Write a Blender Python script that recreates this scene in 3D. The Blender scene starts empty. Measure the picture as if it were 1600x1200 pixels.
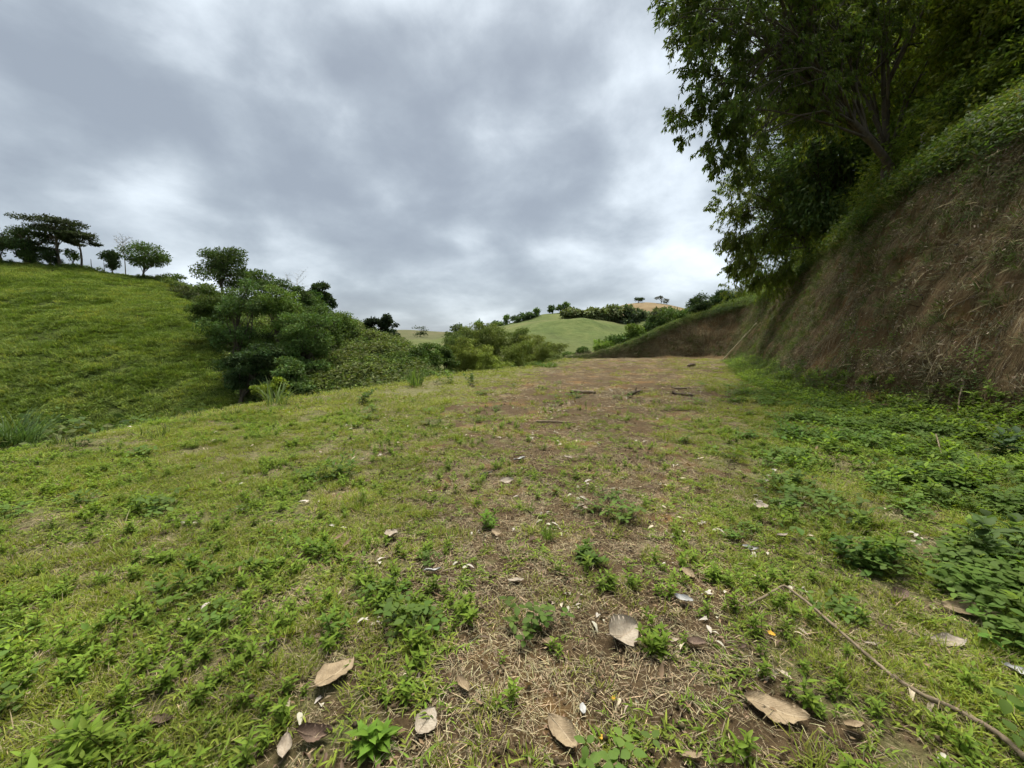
import bpy, math
import numpy as np
rng = np.random.default_rng(11)

# ------------------------------------------------------------------ camera, sky, sun, exposure
scene = bpy.context.scene
FPX, CX, CY = 625.0, 800.0, 600.0            # the photograph's focal length and centre, in its own pixels
PITCH = math.atan(60.0 / FPX)
EYE = np.array([0.0, 0.0, 1.6])
cam_data = bpy.data.cameras.new('camera')
cam_data.sensor_width = 36.0
cam_data.lens = 36.0 * FPX / 1600.0
cam_data.clip_start = 0.05
cam_data.clip_end = 6000.0
cam = bpy.data.objects.new('camera', cam_data)
scene.collection.objects.link(cam)
cam.location = EYE
cam.rotation_euler = (math.pi / 2 - PITCH, 0, 0)
scene.camera = cam

SUN_EL, SUN_AZ = math.radians(72), math.radians(10)      # azimuth from +Y towards +X: near overhead, veiled by cloud
world = bpy.data.worlds.new('World')
scene.world = world
world.use_nodes = True
nt = world.node_tree
for n_ in list(nt.nodes):
    nt.nodes.remove(n_)


def nd(tree, typ, **kw):
    n = tree.nodes.new(typ)
    for k, v in kw.items():
        if k == 'inp':
            for kk, vv in v.items():
                n.inputs[kk].default_value = vv
        else:
            setattr(n, k, v)
    return n


def build_sky(nt):
    L = nt.links.new
    out = nd(nt, 'ShaderNodeOutputWorld')
    bg = nd(nt, 'ShaderNodeBackground', inp={'Strength': 0.1})
    sky = nd(nt, 'ShaderNodeTexSky')
    sky.sky_type = 'NISHITA'
    sky.sun_disc = False
    sky.sun_elevation = SUN_EL
    sky.sun_rotation = SUN_AZ
    sky.air_density = 1.0
    sky.dust_density = 2.0
    tc = nd(nt, 'ShaderNodeTexCoord')
    sep = nd(nt, 'ShaderNodeSeparateXYZ')
    L(tc.outputs['Generated'], sep.inputs[0])

    def math_(op, a, b=None, c=None, clamp=False):
        m = nd(nt, 'ShaderNodeMath', operation=op)
        m.use_clamp = clamp
        for i, v in enumerate((a, b, c)):
            if v is None:
                continue
            if isinstance(v, (int, float)):
                m.inputs[i].default_value = v
            else:
                L(v, m.inputs[i])
        return m.outputs[0]
    zz = math_('MAXIMUM', sep.outputs[2], 0.0)
    # cloud deck seen at a slant: shapes flatten towards the horizon
    mp = nd(nt, 'ShaderNodeMapping')
    mp.inputs['Rotation'].default_value = (0, math.radians(14), math.radians(20))
    mp.inputs['Scale'].default_value = (1.0, 1.0, 1.75)
    mp.inputs['Location'].default_value = (3.1, 1.7, 0.4)
    wz = nd(nt, 'ShaderNodeCombineXYZ')
    L(sep.outputs[0], wz.inputs[0]); L(sep.outputs[1], wz.inputs[1]); L(math_('POWER', zz, 0.62), wz.inputs[2])
    L(wz.outputs[0], mp.inputs[0])
    n1 = nd(nt, 'ShaderNodeTexNoise', inp={'Scale': 2.3, 'Detail': 3.0, 'Roughness': 0.45, 'Distortion': 0.15})
    n2 = nd(nt, 'ShaderNodeTexNoise', inp={'Scale': 4.6, 'Detail': 7.0, 'Roughness': 0.56, 'Distortion': 0.15})
    L(mp.outputs[0], n1.inputs['Vector']); L(mp.outputs[0], n2.inputs['Vector'])
    s = math_('ADD', math_('MULTIPLY', n1.outputs[0], 0.55), math_('MULTIPLY', n2.outputs[0], 0.45))
    s = math_('MULTIPLY_ADD', math_('SUBTRACT', s, 0.5), 2.6, 0.33)
    # thin and thick places of the deck seen in the photograph (directions in the world)

    def spot(px, py, width, amount, s, ax=1.0):
        a, b = (px - CX) / FPX, (CY - py) / FPX
        d = np.array([a, math.cos(PITCH) + b * math.sin(PITCH), -math.sin(PITCH) + b * math.cos(PITCH)])
        d /= np.linalg.norm(d)
        dot = nd(nt, 'ShaderNodeVectorMath', operation='DOT_PRODUCT')
        dot.inputs[1].default_value = tuple(d)
        L(tc.outputs['Generated'], dot.inputs[0])
        k = 1.0 / (1.0 - math.cos(math.radians(width)))
        e = math_('EXPONENT', math_('MULTIPLY', math_('SUBTRACT', dot.outputs['Value'], 1.0), k))
        return math_('MULTIPLY_ADD', e, amount, s)
    for a_ in SKY_SPOTS:
        s = spot(*a_[:4], s)
    # brighter air between the deck and the hills
    low = math_('EXPONENT', math_('MULTIPLY', zz, -11.0))
    s = math_('MULTIPLY_ADD', low, 0.36, s)
    ramp = nd(nt, 'ShaderNodeValToRGB')
    L(s, ramp.inputs[0])
    cr = ramp.color_ramp
    cr.interpolation = 'B_SPLINE'
    cols = [(0.0, (0.122, 0.138, 0.158)), (0.30, (0.168, 0.190, 0.210)), (0.55, (0.268, 0.295, 0.316)),
            (0.78, (0.365, 0.400, 0.425)), (1.0, (0.47, 0.50, 0.52))]
    cr.elements[0].position, cr.elements[1].position = cols[0][0], cols[-1][0]
    cr.elements[0].color = (*cols[0][1], 1); cr.elements[1].color = (*cols[-1][1], 1)
    for p_, c_ in cols[1:-1]:
        e = cr.elements.new(p_); e.color = (*c_, 1)
    sc = nd(nt, 'ShaderNodeVectorMath', operation='SCALE')
    sc.inputs['Scale'].default_value = SKY_GAIN
    L(ramp.outputs[0], sc.inputs[0])
    mix = nd(nt, 'ShaderNodeMix', data_type='RGBA')
    mix.inputs[0].default_value = 0.96
    L(sky.outputs[0], mix.inputs[6]); L(sc.outputs[0], mix.inputs[7])
    L(mix.outputs[2], bg.inputs['Color'])
    L(bg.outputs[0], out.inputs['Surface'])


SKY_GAIN = 4.7
SKY_SPOTS = [  # px, py, half width in degrees, how much thinner (+) or thicker (-) the deck is
    (1000, 300, 7, 0.22), (930, 140, 7, 0.14), (880, 290, 4, 0.10), (360, 130, 6, 0.06), (200, 60, 6, -0.16), (60, 10, 11, -0.05), (640, 360, 7, -0.34), (540, 350, 5, -0.12), (140, 300, 5, -0.16),
    (830, 375, 5, -0.34), (430, 320, 9, -0.14), (990, 395, 5, -0.26), (560, 60, 12, -0.06), (230, 350, 5, 0.12), (330, 390, 5, 0.08),
    (720, 480, 8, 0.20), (90, 230, 9, -0.06), (1060, 450, 5, 0.16), (540, 220, 7, -0.06), (750, 230, 7, -0.08)]
build_sky(nt)

sun_data = bpy.data.lights.new('sun', 'SUN')
sun_data.energy = 1.5
sun_data.angle = math.radians(35)
sun_data.color = (1.0, 0.95, 0.86)
sun = bpy.data.objects.new('sun', sun_data)
scene.collection.objects.link(sun)
sun.location = (0, 0, 60)
sun.rotation_euler = (math.pi / 2 - SUN_EL, 0, -SUN_AZ + math.pi)

scene.view_settings.view_transform = 'Standard'
scene.view_settings.look = 'None'
scene.view_settings.gamma = 1.0
scene.view_settings.exposure = 2.45
scene.view_settings.use_curve_mapping = False
scene.cycles.use_denoising = True
scene.cycles.max_bounces = 3
scene.cycles.diffuse_bounces = 2
scene.cycles.glossy_bounces = 1
scene.cycles.transmission_bounces = 2
scene.cycles.use_adaptive_sampling = True
scene.cycles.adaptive_threshold = 0.08
scene.cycles.adaptive_min_samples = 20
scene.cycles.sample_clamp_indirect = 4.0


# ------------------------------------------------------------------ geometry helpers
def ray(px, py):
    a, b = (px - CX) / FPX, (CY - py) / FPX
    return np.array([a, math.cos(PITCH) + b * math.sin(PITCH), -math.sin(PITCH) + b * math.cos(PITCH)])


def W(px, py, Y):                      # the point of the place seen at a pixel when it stands Y metres ahead
    d = ray(px, py)
    return EYE + d * (Y / d[1])


def G(px, py, z=0.0):                  # the point of the level ground seen at a pixel
    d = ray(px, py)
    return EYE + d * ((z - EYE[2]) / d[2])


def smooth(a, b, x):
    t = np.clip((x - a) / (b - a), 0, 1)
    return t * t * (3 - 2 * t)


def vnoise(x, y, seed=0):
    x = np.asarray(x, float); y = np.asarray(y, float)
    xi, yi = np.floor(x), np.floor(y)
    fx, fy = x - xi, y - yi
    fx = fx * fx * (3 - 2 * fx); fy = fy * fy * (3 - 2 * fy)

    def h(i, j):
        n = (i * 127.1 + j * 311.7 + seed * 74.7)
        s = np.sin(n) * 43758.5453
        return s - np.floor(s)
    return ((h(xi, yi) * (1 - fx) + h(xi + 1, yi) * fx) * (1 - fy) + (h(xi, yi + 1) * (1 - fx) + h(xi + 1, yi + 1) * fx) * fy)


def fbm(x, y, octaves=4, seed=0, gain=0.5):
    s = 0; a = 1; t = 0
    for o in range(octaves):
        s = s + a * vnoise(np.asarray(x) * 2 ** o + 17.3 * o, np.asarray(y) * 2 ** o - 9.1 * o, seed + o)
        t += a; a *= gain
    return s / t - 0.5


def unit(v):
    return v / np.maximum(np.linalg.norm(v, axis=-1, keepdims=True), 1e-9)


class MB:                               # collects quads with a colour per vertex, built as one mesh
    def __init__(self):
        self.v, self.f, self.c, self.n = [], [], [], 0

    def add(self, v, f, c):
        v = np.asarray(v, float).reshape(-1, 3)
        c = np.asarray(c, float)
        if c.ndim == 1:
            c = np.tile(c, (len(v), 1))
        self.v.append(v); self.f.append(np.asarray(f, int).reshape(-1, 4) + self.n); self.c.append(c.reshape(-1, 3))
        self.n += len(v)

    def strips(self, centre, side, halfw, col, dip=None):
        # K ribbons of S segments: centre (K,S+1,3), side (K,3) or (K,S+1,3), halfw (K,S+1), col (K,3)
        K, S1, _ = centre.shape
        if side.ndim == 2:
            side = np.repeat(side[:, None, :], S1, 1)
        o = side * halfw[..., None]
        v = np.stack([centre - o, centre + o], 2)
        idx = np.arange(K * S1 * 2).reshape(K, S1, 2)
        f = np.stack([idx[:, :-1, 0], idx[:, :-1, 1], idx[:, 1:, 1], idx[:, 1:, 0]], -1)
        self.add(v, f, np.repeat(col, S1 * 2, 0))

    def folded(self, centre, side, up, halfw, fold, col):
        # ribbons with a midrib: three columns, the edges lifted by fold*halfw along up
        K, S1, _ = centre.shape
        o = side[:, None, :] * halfw[..., None]
        l = up[:, None, :] * (halfw * fold)[..., None]
        v = np.stack([centre - o + l, centre, centre + o + l], 2)
        idx = np.arange(K * S1 * 3).reshape(K, S1, 3)
        f = np.concatenate([np.stack([idx[:, :-1, j], idx[:, :-1, j + 1], idx[:, 1:, j + 1], idx[:, 1:, j]], -1).reshape(-1, 4) for j in (0, 1)])
        self.add(v, f, np.repeat(col, S1 * 3, 0))

    def tube(self, pts, rad, col, sides=6):
        pts = np.asarray(pts, float); rad = np.asarray(rad, float)
        t = unit(np.gradient(pts, axis=0))
        ref = np.array([0.31, 0.22, 0.92]) if abs(unit(pts[-1] - pts[0])[2]) < 0.8 else np.array([0.9, 0.3, 0.1])
        a = unit(np.cross(t, ref)); b = np.cross(t, a)
        th = np.arange(sides) * 2 * math.pi / sides
        v = pts[:, None, :] + rad[:, None, None] * (a[:, None, :] * np.cos(th)[None, :, None] + b[:, None, :] * np.sin(th)[None, :, None])
        M = len(pts)
        idx = np.arange(M * sides).reshape(M, sides)
        nx = np.roll(idx, -1, 1)
        f = np.stack([idx[:-1], nx[:-1], nx[1:], idx[1:]], -1).reshape(-1, 4)
        self.add(v, f, col)
        for e in (0, M - 1):            # closed ends
            if sides == 6:
                r = idx[e]
                self.f.append(np.array([[r[0], r[1], r[2], r[3]], [r[0], r[3], r[4], r[5]]]) + self.n - M * sides)

    def mesh(self, name, mat, smooth_=False):
        v = np.concatenate(self.v); f = np.concatenate(self.f); c = np.concatenate(self.c)
        me = bpy.data.meshes.new(name)
        me.vertices.add(len(v)); me.vertices.foreach_set('co', v.astype(np.float32).ravel())
        me.loops.add(len(f) * 4); me.loops.foreach_set('vertex_index', f.astype(np.int32).ravel())
        me.polygons.add(len(f)); me.polygons.foreach_set('loop_start', np.arange(0, len(f) * 4, 4, dtype=np.int32))
        if smooth_:
            me.polygons.foreach_set('use_smooth', np.ones(len(f), bool))
        at = me.attributes.new('col', 'FLOAT_COLOR', 'POINT')
        rgba = np.ones((len(v), 4), np.float32); rgba[:, :3] = c
        at.data.foreach_set('color', rgba.ravel())
        me.update(calc_edges=True)
        me.materials.append(mat)
        return me


def link(name, data, parent=None, loc=None):
    o = bpy.data.objects.new(name, data)
    scene.collection.objects.link(o)
    if parent is not None:
        o.parent = parent
    if loc is not None:
        o.location = loc
    return o


def tag(o, label=None, cat=None, group=None, kind=None):
    for k, v in (('label', label), ('category', cat), ('group', group), ('kind', kind)):
        if v:
            o[k] = v
    return o


def grid_mesh(name, P, mat, col=None):
    ni, nj = P.shape[:2]
    idx = np.arange(ni * nj).reshape(ni, nj)
    f = np.stack([idx[:-1, :-1], idx[1:, :-1], idx[1:, 1:], idx[:-1, 1:]], -1).reshape(-1, 4)
    m = MB()
    m.add(P.reshape(-1, 3), f, np.zeros((ni * nj, 3)) if col is None else col.reshape(-1, 3))
    return m.mesh(name, mat, True)


# ------------------------------------------------------------------ materials
def new_mat(name):
    m = bpy.data.materials.new(name)
    m.use_nodes = True
    t = m.node_tree
    for n in list(t.nodes):
        t.nodes.remove(n)
    out = nd(t, 'ShaderNodeOutputMaterial')
    return m, t, out


def foliage_mat(name, transl=0.3, rough=0.55, spec=0.3, vary=0.25):
    m, t, out = new_mat(name)
    L = t.links.new
    at = nd(t, 'ShaderNodeAttribute', attribute_name='col')
    geo = nd(t, 'ShaderNodeNewGeometry')
    noi = nd(t, 'ShaderNodeTexNoise', inp={'Scale': 0.9, 'Detail': 3.0})
    L(geo.outputs['Position'], noi.inputs['Vector'])
    mr = nd(t, 'ShaderNodeMapRange', inp={'From Min': 0.25, 'From Max': 0.75, 'To Min': 1 - vary, 'To Max': 1 + vary})
    L(noi.outputs[0], mr.inputs[0])
    sc = nd(t, 'ShaderNodeVectorMath', operation='SCALE')
    L(at.outputs['Color'], sc.inputs[0]); L(mr.outputs[0], sc.inputs['Scale'])
    bs = nd(t, 'ShaderNodeBsdfPrincipled', inp={'Roughness': rough, 'Specular IOR Level': spec})
    L(sc.outputs[0], bs.inputs['Base Color'])
    if transl > 0:
        tr = nd(t, 'ShaderNodeBsdfTranslucent')
        mul = nd(t, 'ShaderNodeVectorMath', operation='MULTIPLY')
        mul.inputs[1].default_value = (1.25, 1.3, 0.6)
        L(sc.outputs[0], mul.inputs[0]); L(mul.outputs[0], tr.inputs['Color'])
        mx = nd(t, 'ShaderNodeMixShader', inp={0: transl})
        L(bs.outputs[0], mx.inputs[1]); L(tr.outputs[0], mx.inputs[2])
        L(mx.outputs[0], out.inputs[0])
    else:
        L(bs.outputs[0], out.inputs[0])
    return m


def ramp_node(t, stops, interp='LINEAR'):
    r = nd(t, 'ShaderNodeValToRGB')
    cr = r.color_ramp
    cr.interpolation = interp
    cr.elements[0].position = stops[0][0]; cr.elements[0].color = (*stops[0][1], 1)
    cr.elements[1].position = stops[-1][0]; cr.elements[1].color = (*stops[-1][1], 1)
    for p, c in stops[1:-1]:
        e = cr.elements.new(p); e.color = (*c, 1)
    return r


def mixc(t, fac, a, b):
    m = nd(t, 'ShaderNodeMix', data_type='RGBA')
    for i, v in ((0, fac), (6, a), (7, b)):
        if isinstance(v, (float, int)):
            m.inputs[i].default_value = v
        elif isinstance(v, tuple):
            m.inputs[i].default_value = (*v, 1)
        else:
            t.links.new(v, m.inputs[i])
    return m.outputs[2]


def noise_node(t, vec, scale, detail=5.0, rough=0.55, dist=0.0):
    n = nd(t, 'ShaderNodeTexNoise', inp={'Scale': scale, 'Detail': detail, 'Roughness': rough, 'Distortion': dist})
    t.links.new(vec, n.inputs['Vector'])
    return n.outputs[0]


def map_range(t, v, a, b, c=0.0, d=1.0):
    m = nd(t, 'ShaderNodeMapRange', inp={'From Min': a, 'From Max': b, 'To Min': c, 'To Max': d})
    t.links.new(v, m.inputs[0])
    return m.outputs[0]


def bump_node(t, h, strength, dist):
    b = nd(t, 'ShaderNodeBump', inp={'Strength': strength, 'Distance': dist})
    t.links.new(h, b.inputs['Height'])
    return b.outputs[0]


FOL = foliage_mat('leaf_green', 0.44, 0.6, 0.12)
FOL_FAR = foliage_mat('leaf_distant', 0.25, 0.7, 0.08, 0.3)
GRASS = foliage_mat('grass_blades', 0.34, 0.6, 0.12, 0.3)
DRY = foliage_mat('dry_straw', 0.12, 0.7, 0.2, 0.25)


def bark_mat(name, c1, c2, scale=6.0):
    m, t, out = new_mat(name)
    tc = nd(t, 'ShaderNodeTexCoord')
    mp = nd(t, 'ShaderNodeMapping'); mp.inputs['Scale'].default_value = (1, 1, 0.25)
    t.links.new(tc.outputs['Object'], mp.inputs[0])
    n = noise_node(t, mp.outputs[0], scale, 6, 0.65)
    r = ramp_node(t, [(0.3, c1), (0.7, c2)])
    t.links.new(n, r.inputs[0])
    bs = nd(t, 'ShaderNodeBsdfPrincipled', inp={'Roughness': 0.85, 'Specular IOR Level': 0.2})
    t.links.new(r.outputs[0], bs.inputs['Base Color'])
    t.links.new(bump_node(t, n, 0.7, 0.02), bs.inputs['Normal'])
    t.links.new(bs.outputs[0], out.inputs[0])
    return m


BARK = bark_mat('bark_grey_brown', (0.040, 0.034, 0.025), (0.115, 0.098, 0.072))
BARK_PALE = bark_mat('bark_pale', (0.16, 0.145, 0.12), (0.36, 0.33, 0.28))
WOOD_DRY = bark_mat('dry_branch_wood', (0.085, 0.065, 0.04), (0.24, 0.19, 0.125), 14.0)
WOOD_DARK = bark_mat('rotten_log_wood', (0.035, 0.025, 0.018), (0.12, 0.09, 0.06), 14.0)
POLE = bark_mat('weathered_bamboo', (0.42, 0.35, 0.23), (0.62, 0.53, 0.38), 9.0)


def ground_mat():
    m, t, out = new_mat('trodden_soil_and_moss')
    L = t.links.new
    geo = nd(t, 'ShaderNodeNewGeometry')
    P = geo.outputs['Position']
    at = nd(t, 'ShaderNodeAttribute', attribute_name='col')
    sp = nd(t, 'ShaderNodeSeparateColor'); L(at.outputs['Color'], sp.inputs[0])
    big = noise_node(t, P, 0.9, 6, 0.6)
    mid = noise_node(t, P, 7.0, 7, 0.65, 0.3)
    fine = noise_node(t, P, 55.0, 6, 0.7)
    soil = ramp_node(t, [(0.25, (0.030, 0.020, 0.011)), (0.5, (0.070, 0.048, 0.025)), (0.68, (0.120, 0.084, 0.044)), (0.85, (0.190, 0.150, 0.088))])
    L(mixc(t, 0.5, mid, fine), soil.inputs[0])
    ochre = mixc(t, map_range(t, big, 0.52, 0.68), soil.outputs[0], (0.150, 0.088, 0.032))
    thatch = ramp_node(t, [(0.3, (0.060, 0.060, 0.022)), (0.55, (0.125, 0.120, 0.050)), (0.8, (0.215, 0.190, 0.100))])
    L(fine, thatch.inputs[0])
    n2 = noise_node(t, P, 2.4, 6, 0.62)
    # where the cover is thick the mat of old grass hides the soil
    cover = nd(t, 'ShaderNodeMath', operation='ADD'); L(sp.outputs[1], cover.inputs[0])
    L(map_range(t, n2, 0.3, 0.7, -0.55, 0.55), cover.inputs[1])
    base = mixc(t, map_range(t, cover.outputs[0], 0.25, 0.6), ochre, thatch.outputs[0])
    strawn = noise_node(t, P, 120.0, 4, 0.7)
    base = mixc(t, map_range(t, strawn, 0.60, 0.70, 0, 0.6), base, (0.30, 0.245, 0.16))
    bs = nd(t, 'ShaderNodeBsdfPrincipled', inp={'Roughness': 0.95, 'Specular IOR Level': 0.1})
    L(base, bs.inputs['Base Color'])
    h = nd(t, 'ShaderNodeMath', operation='ADD'); L(mid, h.inputs[0]); L(fine, h.inputs[1])
    L(bump_node(t, h.outputs[0], 0.8, 0.03), bs.inputs['Normal'])
    L(bs.outputs[0], out.inputs[0])
    return m


def bank_mat():
    m, t, out = new_mat('cut_earth')
    L = t.links.new
    geo = nd(t, 'ShaderNodeNewGeometry')
    P = geo.outputs['Position']
    at = nd(t, 'ShaderNodeAttribute', attribute_name='col')      # r: along, g: down the face (metres / 10), b: plant cover
    sp = nd(t, 'ShaderNodeSeparateColor'); L(at.outputs['Color'], sp.inputs[0])
    cb = nd(t, 'ShaderNodeCombineXYZ')
    L(sp.outputs[0], cb.inputs[0]); L(sp.outputs[1], cb.inputs[1])
    st = nd(t, 'ShaderNodeMapping'); st.inputs['Scale'].default_value = (75, 6, 1)
    L(cb.outputs[0], st.inputs[0])
    streak = noise_node(t, st.outputs[0], 1.0, 6, 0.65, 0.4)
    big = noise_node(t, P, 0.55, 5, 0.6)
    mid = noise_node(t, P, 5.0, 7, 0.68)
    fine = noise_node(t, P, 38.0, 5, 0.7)
    soil = ramp_node(t, [(0.28, (0.040, 0.027, 0.015)), (0.46, (0.105, 0.071, 0.035)), (0.6, (0.175, 0.121, 0.060)), (0.78, (0.245, 0.185, 0.100))])
    L(mixc(t, 0.35, streak, mixc(t, 0.4, mid, fine)), soil.inputs[0])
    base = mixc(t, map_range(t, big, 0.5, 0.66), soil.outputs[0], mixc(t, fine, (0.105, 0.060, 0.023), (0.195, 0.115, 0.046)))
    dry = mixc(t, fine, (0.090, 0.073, 0.034), (0.21, 0.175, 0.095))
    base = mixc(t, map_range(t, mid, 0.52, 0.66, 0, 0.7), base, dry)
    cov = nd(t, 'ShaderNodeMath', operation='ADD'); L(sp.outputs[2], cov.inputs[0]); L(map_range(t, mid, 0.3, 0.7, -0.4, 0.4), cov.inputs[1])
    green = mixc(t, fine, (0.035, 0.048, 0.015), (0.085, 0.095, 0.035))
    base = mixc(t, map_range(t, cov.outputs[0], 0.35, 0.75), base, green)
    bs = nd(t, 'ShaderNodeBsdfPrincipled', inp={'Roughness': 0.95, 'Specular IOR Level': 0.1})
    L(base, bs.inputs['Base Color'])
    h = nd(t, 'ShaderNodeMath', operation='MULTIPLY_ADD'); L(streak, h.inputs[0]); h.inputs[1].default_value = 2.0; L(mid, h.inputs[2])
    L(bump_node(t, h.outputs[0], 0.9, 0.14), bs.inputs['Normal'])
    L(bs.outputs[0], out.inputs[0])
    return m


def hill_mat(name, stops, scale=0.12, patch=None):
    m, t, out = new_mat(name)
    L = t.links.new
    geo = nd(t, 'ShaderNodeNewGeometry')
    P = geo.outputs['Position']
    a = noise_node(t, P, scale, 7, 0.65, 0.3)
    b = noise_node(t, P, scale * 14, 6, 0.65)
    r = ramp_node(t, [(0.5 + (p_ - 0.5) * 0.55, c_) for p_, c_ in stops])
    e = noise_node(t, P, scale * 4, 6, 0.7)
    L(mixc(t, 0.5, a, mixc(t, 0.5, b, e)), r.inputs[0])
    c = r.outputs[0]
    if patch:
        w = noise_node(t, P, scale * 0.5, 7, 0.62, 0.6)
        c = mixc(t, map_range(t, w, 0.42, 0.62, 0, 0.8), c, patch)
    bs = nd(t, 'ShaderNodeBsdfPrincipled', inp={'Roughness': 0.95, 'Specular IOR Level': 0.05})
    L(c, bs.inputs['Base Color'])
    L(bump_node(t, b, 1.0, 0.5), bs.inputs['Normal'])
    L(bs.outputs[0], out.inputs[0])
    return m


# ------------------------------------------------------------------ the ground: level terrace, rounded shoulder, valley
edge_px = [(-330, 790), (-150, 735), (0, 702), (200, 662), (400, 632), (520, 614), (620, 601), (700, 588), (780, 579), (850, 573)]
EDGE = [np.array([-11.0, -9.0]), np.array([-9.6, -1.0])] + [G(*p)[:2] for p in edge_px] + [np.array([5.0, 41.0]), np.array([7.0, 44.0]), np.array([14, 48.0]), np.array([30, 54.0]), np.array([80, 60.0])]
EDGE = np.array(EDGE)


def edge_distance(x, y):                # > 0 outside the terrace
    x = np.asarray(x, float); y = np.asarray(y, float)
    best = np.full(x.shape, 1e9); sgn = np.ones(x.shape)
    for a, b in zip(EDGE[:-1], EDGE[1:]):
        d = b - a
        t = np.clip(((x - a[0]) * d[0] + (y - a[1]) * d[1]) / (d @ d), 0, 1)
        ex, ey = x - a[0] - t * d[0], y - a[1] - t * d[1]
        r = np.hypot(ex, ey)
        s = d[0] * (y - a[1]) - d[1] * (x - a[0])
        m = r < best
        best = np.where(m, r, best); sgn = np.where(m, np.sign(s), sgn)
    return best * sgn


def ground_z(x, y, ed=None):
    ed = edge_distance(x, y) if ed is None else ed
    d = np.maximum(ed + 1.2, 0)
    drop = 0.62 * (np.sqrt(d * d + 3.0 ** 2) - 3.0)
    drop = 9.0 * (1 - np.exp(-drop / 9.0))
    near = 1.0 / (1 + np.maximum(np.hypot(x, y) - 40, 0) * 0.05)
    z = 0.006 * np.clip(y, 0, 60) + near * (0.10 * fbm(x * 0.35, y * 0.35, 3, 3) + 0.055 * fbm(x * 1.6, y * 1.6, 3, 8) + 0.03 * fbm(x * 6, y * 6, 2, 5))
    return z - drop


def dryness(x, y):                      # the trodden brown strip through the middle
    xc = np.interp(y, [0, 2, 6, 13, 30, 42], [0.3, 0.45, 0.8, 3.0, 8.0, 12.5])
    w = np.interp(y, [0, 2, 6, 13, 30, 42], [1.5, 1.6, 2.7, 5.4, 9.0, 10.0])
    d = 1.1 * np.exp(-((x - xc) / w) ** 2)
    return np.clip(d + 0.55 * fbm(x * 0.55, y * 0.45, 4, 21), 0, 1)


def leafiness(x, y):                    # the soft broad-leaved weeds along the foot of the bank
    xr = 1.75 + 0.45 * y
    g = smooth(-1.3, 2.6, x - xr + 2.4 * fbm(x * 0.6, y * 0.6, 4, 33)) * (1 - smooth(13, 19, y))
    return g


def axis_steps(parts):
    return np.unique(np.concatenate([np.arange(a, b, s) for a, b, s in parts]))


xs = np.concatenate([[-3000, -1500, -700, -350, -200, -120, -80, -60], axis_steps([(-46, -16, 1.2), (-16, -10, 0.4), (-10, 10, 0.14), (10, 26, 0.7), (26, 60, 2)]), [70, 100, 160, 300, 700, 1500, 3000]])
ys = np.concatenate([[-3000, -1000, -300, -100, -40, -16], axis_steps([(-9, 0, 0.6), (0, 7, 0.1), (7, 16, 0.2), (16, 50, 0.6), (50, 90, 3)]), [100, 130, 180, 260, 400, 800, 1600, 3000]])
GX, GY = np.meshgrid(xs, ys, indexing='ij')
ED = edge_distance(GX, GY)
GZ = ground_z(GX, GY, ED)
gc = np.zeros(GX.shape + (3,))
dr = dryness(GX, GY)
gc[..., 0] = dr
gc[..., 1] = np.clip(1.0 - 1.05 * dr + 0.5 * smooth(-6, 0, ED), 0, 1)
tag(link('ground', grid_mesh('ground', np.stack([GX, GY, GZ], -1), ground_mat(), gc)), kind='structure')

# ------------------------------------------------------------------ the cut bank: a profile swept round the back of the terrace
path = np.array([(12.0, -10), (10.4, -4), (9.4, 2), (8.9, 7), (9.0, 11), (10.4, 15.5), (15.0, 25), (19.3, 34), (21.6, 39.5), (22.2, 42.2), (20.2, 43.6), (17.0, 43.4), (12.5, 42.6), (8.0, 41.4), (5.6, 41.0)])


def resample(p, step):
    q = p.copy()
    for _ in range(3):                  # corner cutting
        a = q[:-1] * 0.75 + q[1:] * 0.25; b = q[:-1] * 0.25 + q[1:] * 0.75
        q = np.concatenate([q[:1], np.stack([a, b], 1).reshape(-1, 2), q[-1:]])
    s = np.concatenate([[0], np.cumsum(np.linalg.norm(np.diff(q, axis=0), axis=1))])
    t = np.arange(0, s[-1], step)
    return np.stack([np.interp(t, s, q[:, 0]), np.interp(t, s, q[:, 1])], 1), t


BP, BS = resample(path, 0.16)
tang = np.gradient(BP, axis=0)
k_ = np.ones(31) / 31
tang = np.stack([np.convolve(np.pad(tang[:, i], 15, 'edge'), k_, 'valid') for i in (0, 1)], 1)
tang = unit(tang)
BN = np.stack([tang[:, 1], -tang[:, 0]], 1)
S_CORNER = BS[np.argmax(BP[:, 0])]
S_END = BS[-1]
BH = np.interp(BS, [0, 8, S_CORNER - 12, S_CORNER - 2, S_CORNER + 3, S_CORNER + 8, S_END - 4, S_END], [7.0, 7.0, 6.3, 6.0, 5.9, 4.9, 1.5, 0.25])
BH = np.where(BS > S_CORNER + 1.0, np.minimum(BH, np.interp(BP[:, 0], [6.0, 8.0, 11, 13.3, 16.6, 20, 22.3], [0.08, 0.25, 0.95, 1.8, 3.2, 4.7, 5.7])), BH)
BH = np.convolve(np.pad(BH, 8, 'edge'), np.ones(17) / 17, 'valid')
BSL = np.interp(BS, [0, S_CORNER - 10, S_CORNER + 1, S_CORNER + 5, S_END], [0.86, 0.80, 0.30, -0.22, -0.30])
ns = np.concatenate([[-1.5, -1.1, -0.8, -0.55, -0.35, -0.15], np.arange(0, 3.4, 0.07), np.arange(3.4, 8, 0.22), np.arange(8, 34, 1.3)])
S2, N2 = np.meshgrid(BS, ns, indexing='ij')
H2, SL2 = BH[:, None], BSL[:, None]
face = 2.35 * np.maximum(N2, 0)
wf = H2 / 2.35
upper = H2 + SL2 * np.minimum(N2 - wf, 7.0) + 0.55 * SL2 * np.maximum(N2 - wf - 7.0, 0)
kk = np.minimum(0.9, H2 * 0.4)
hh = np.clip(0.5 + 0.5 * (upper - face) / kk, 0, 1)
BZ = upper * (1 - hh) + face * hh - kk * hh * (1 - hh)
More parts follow.
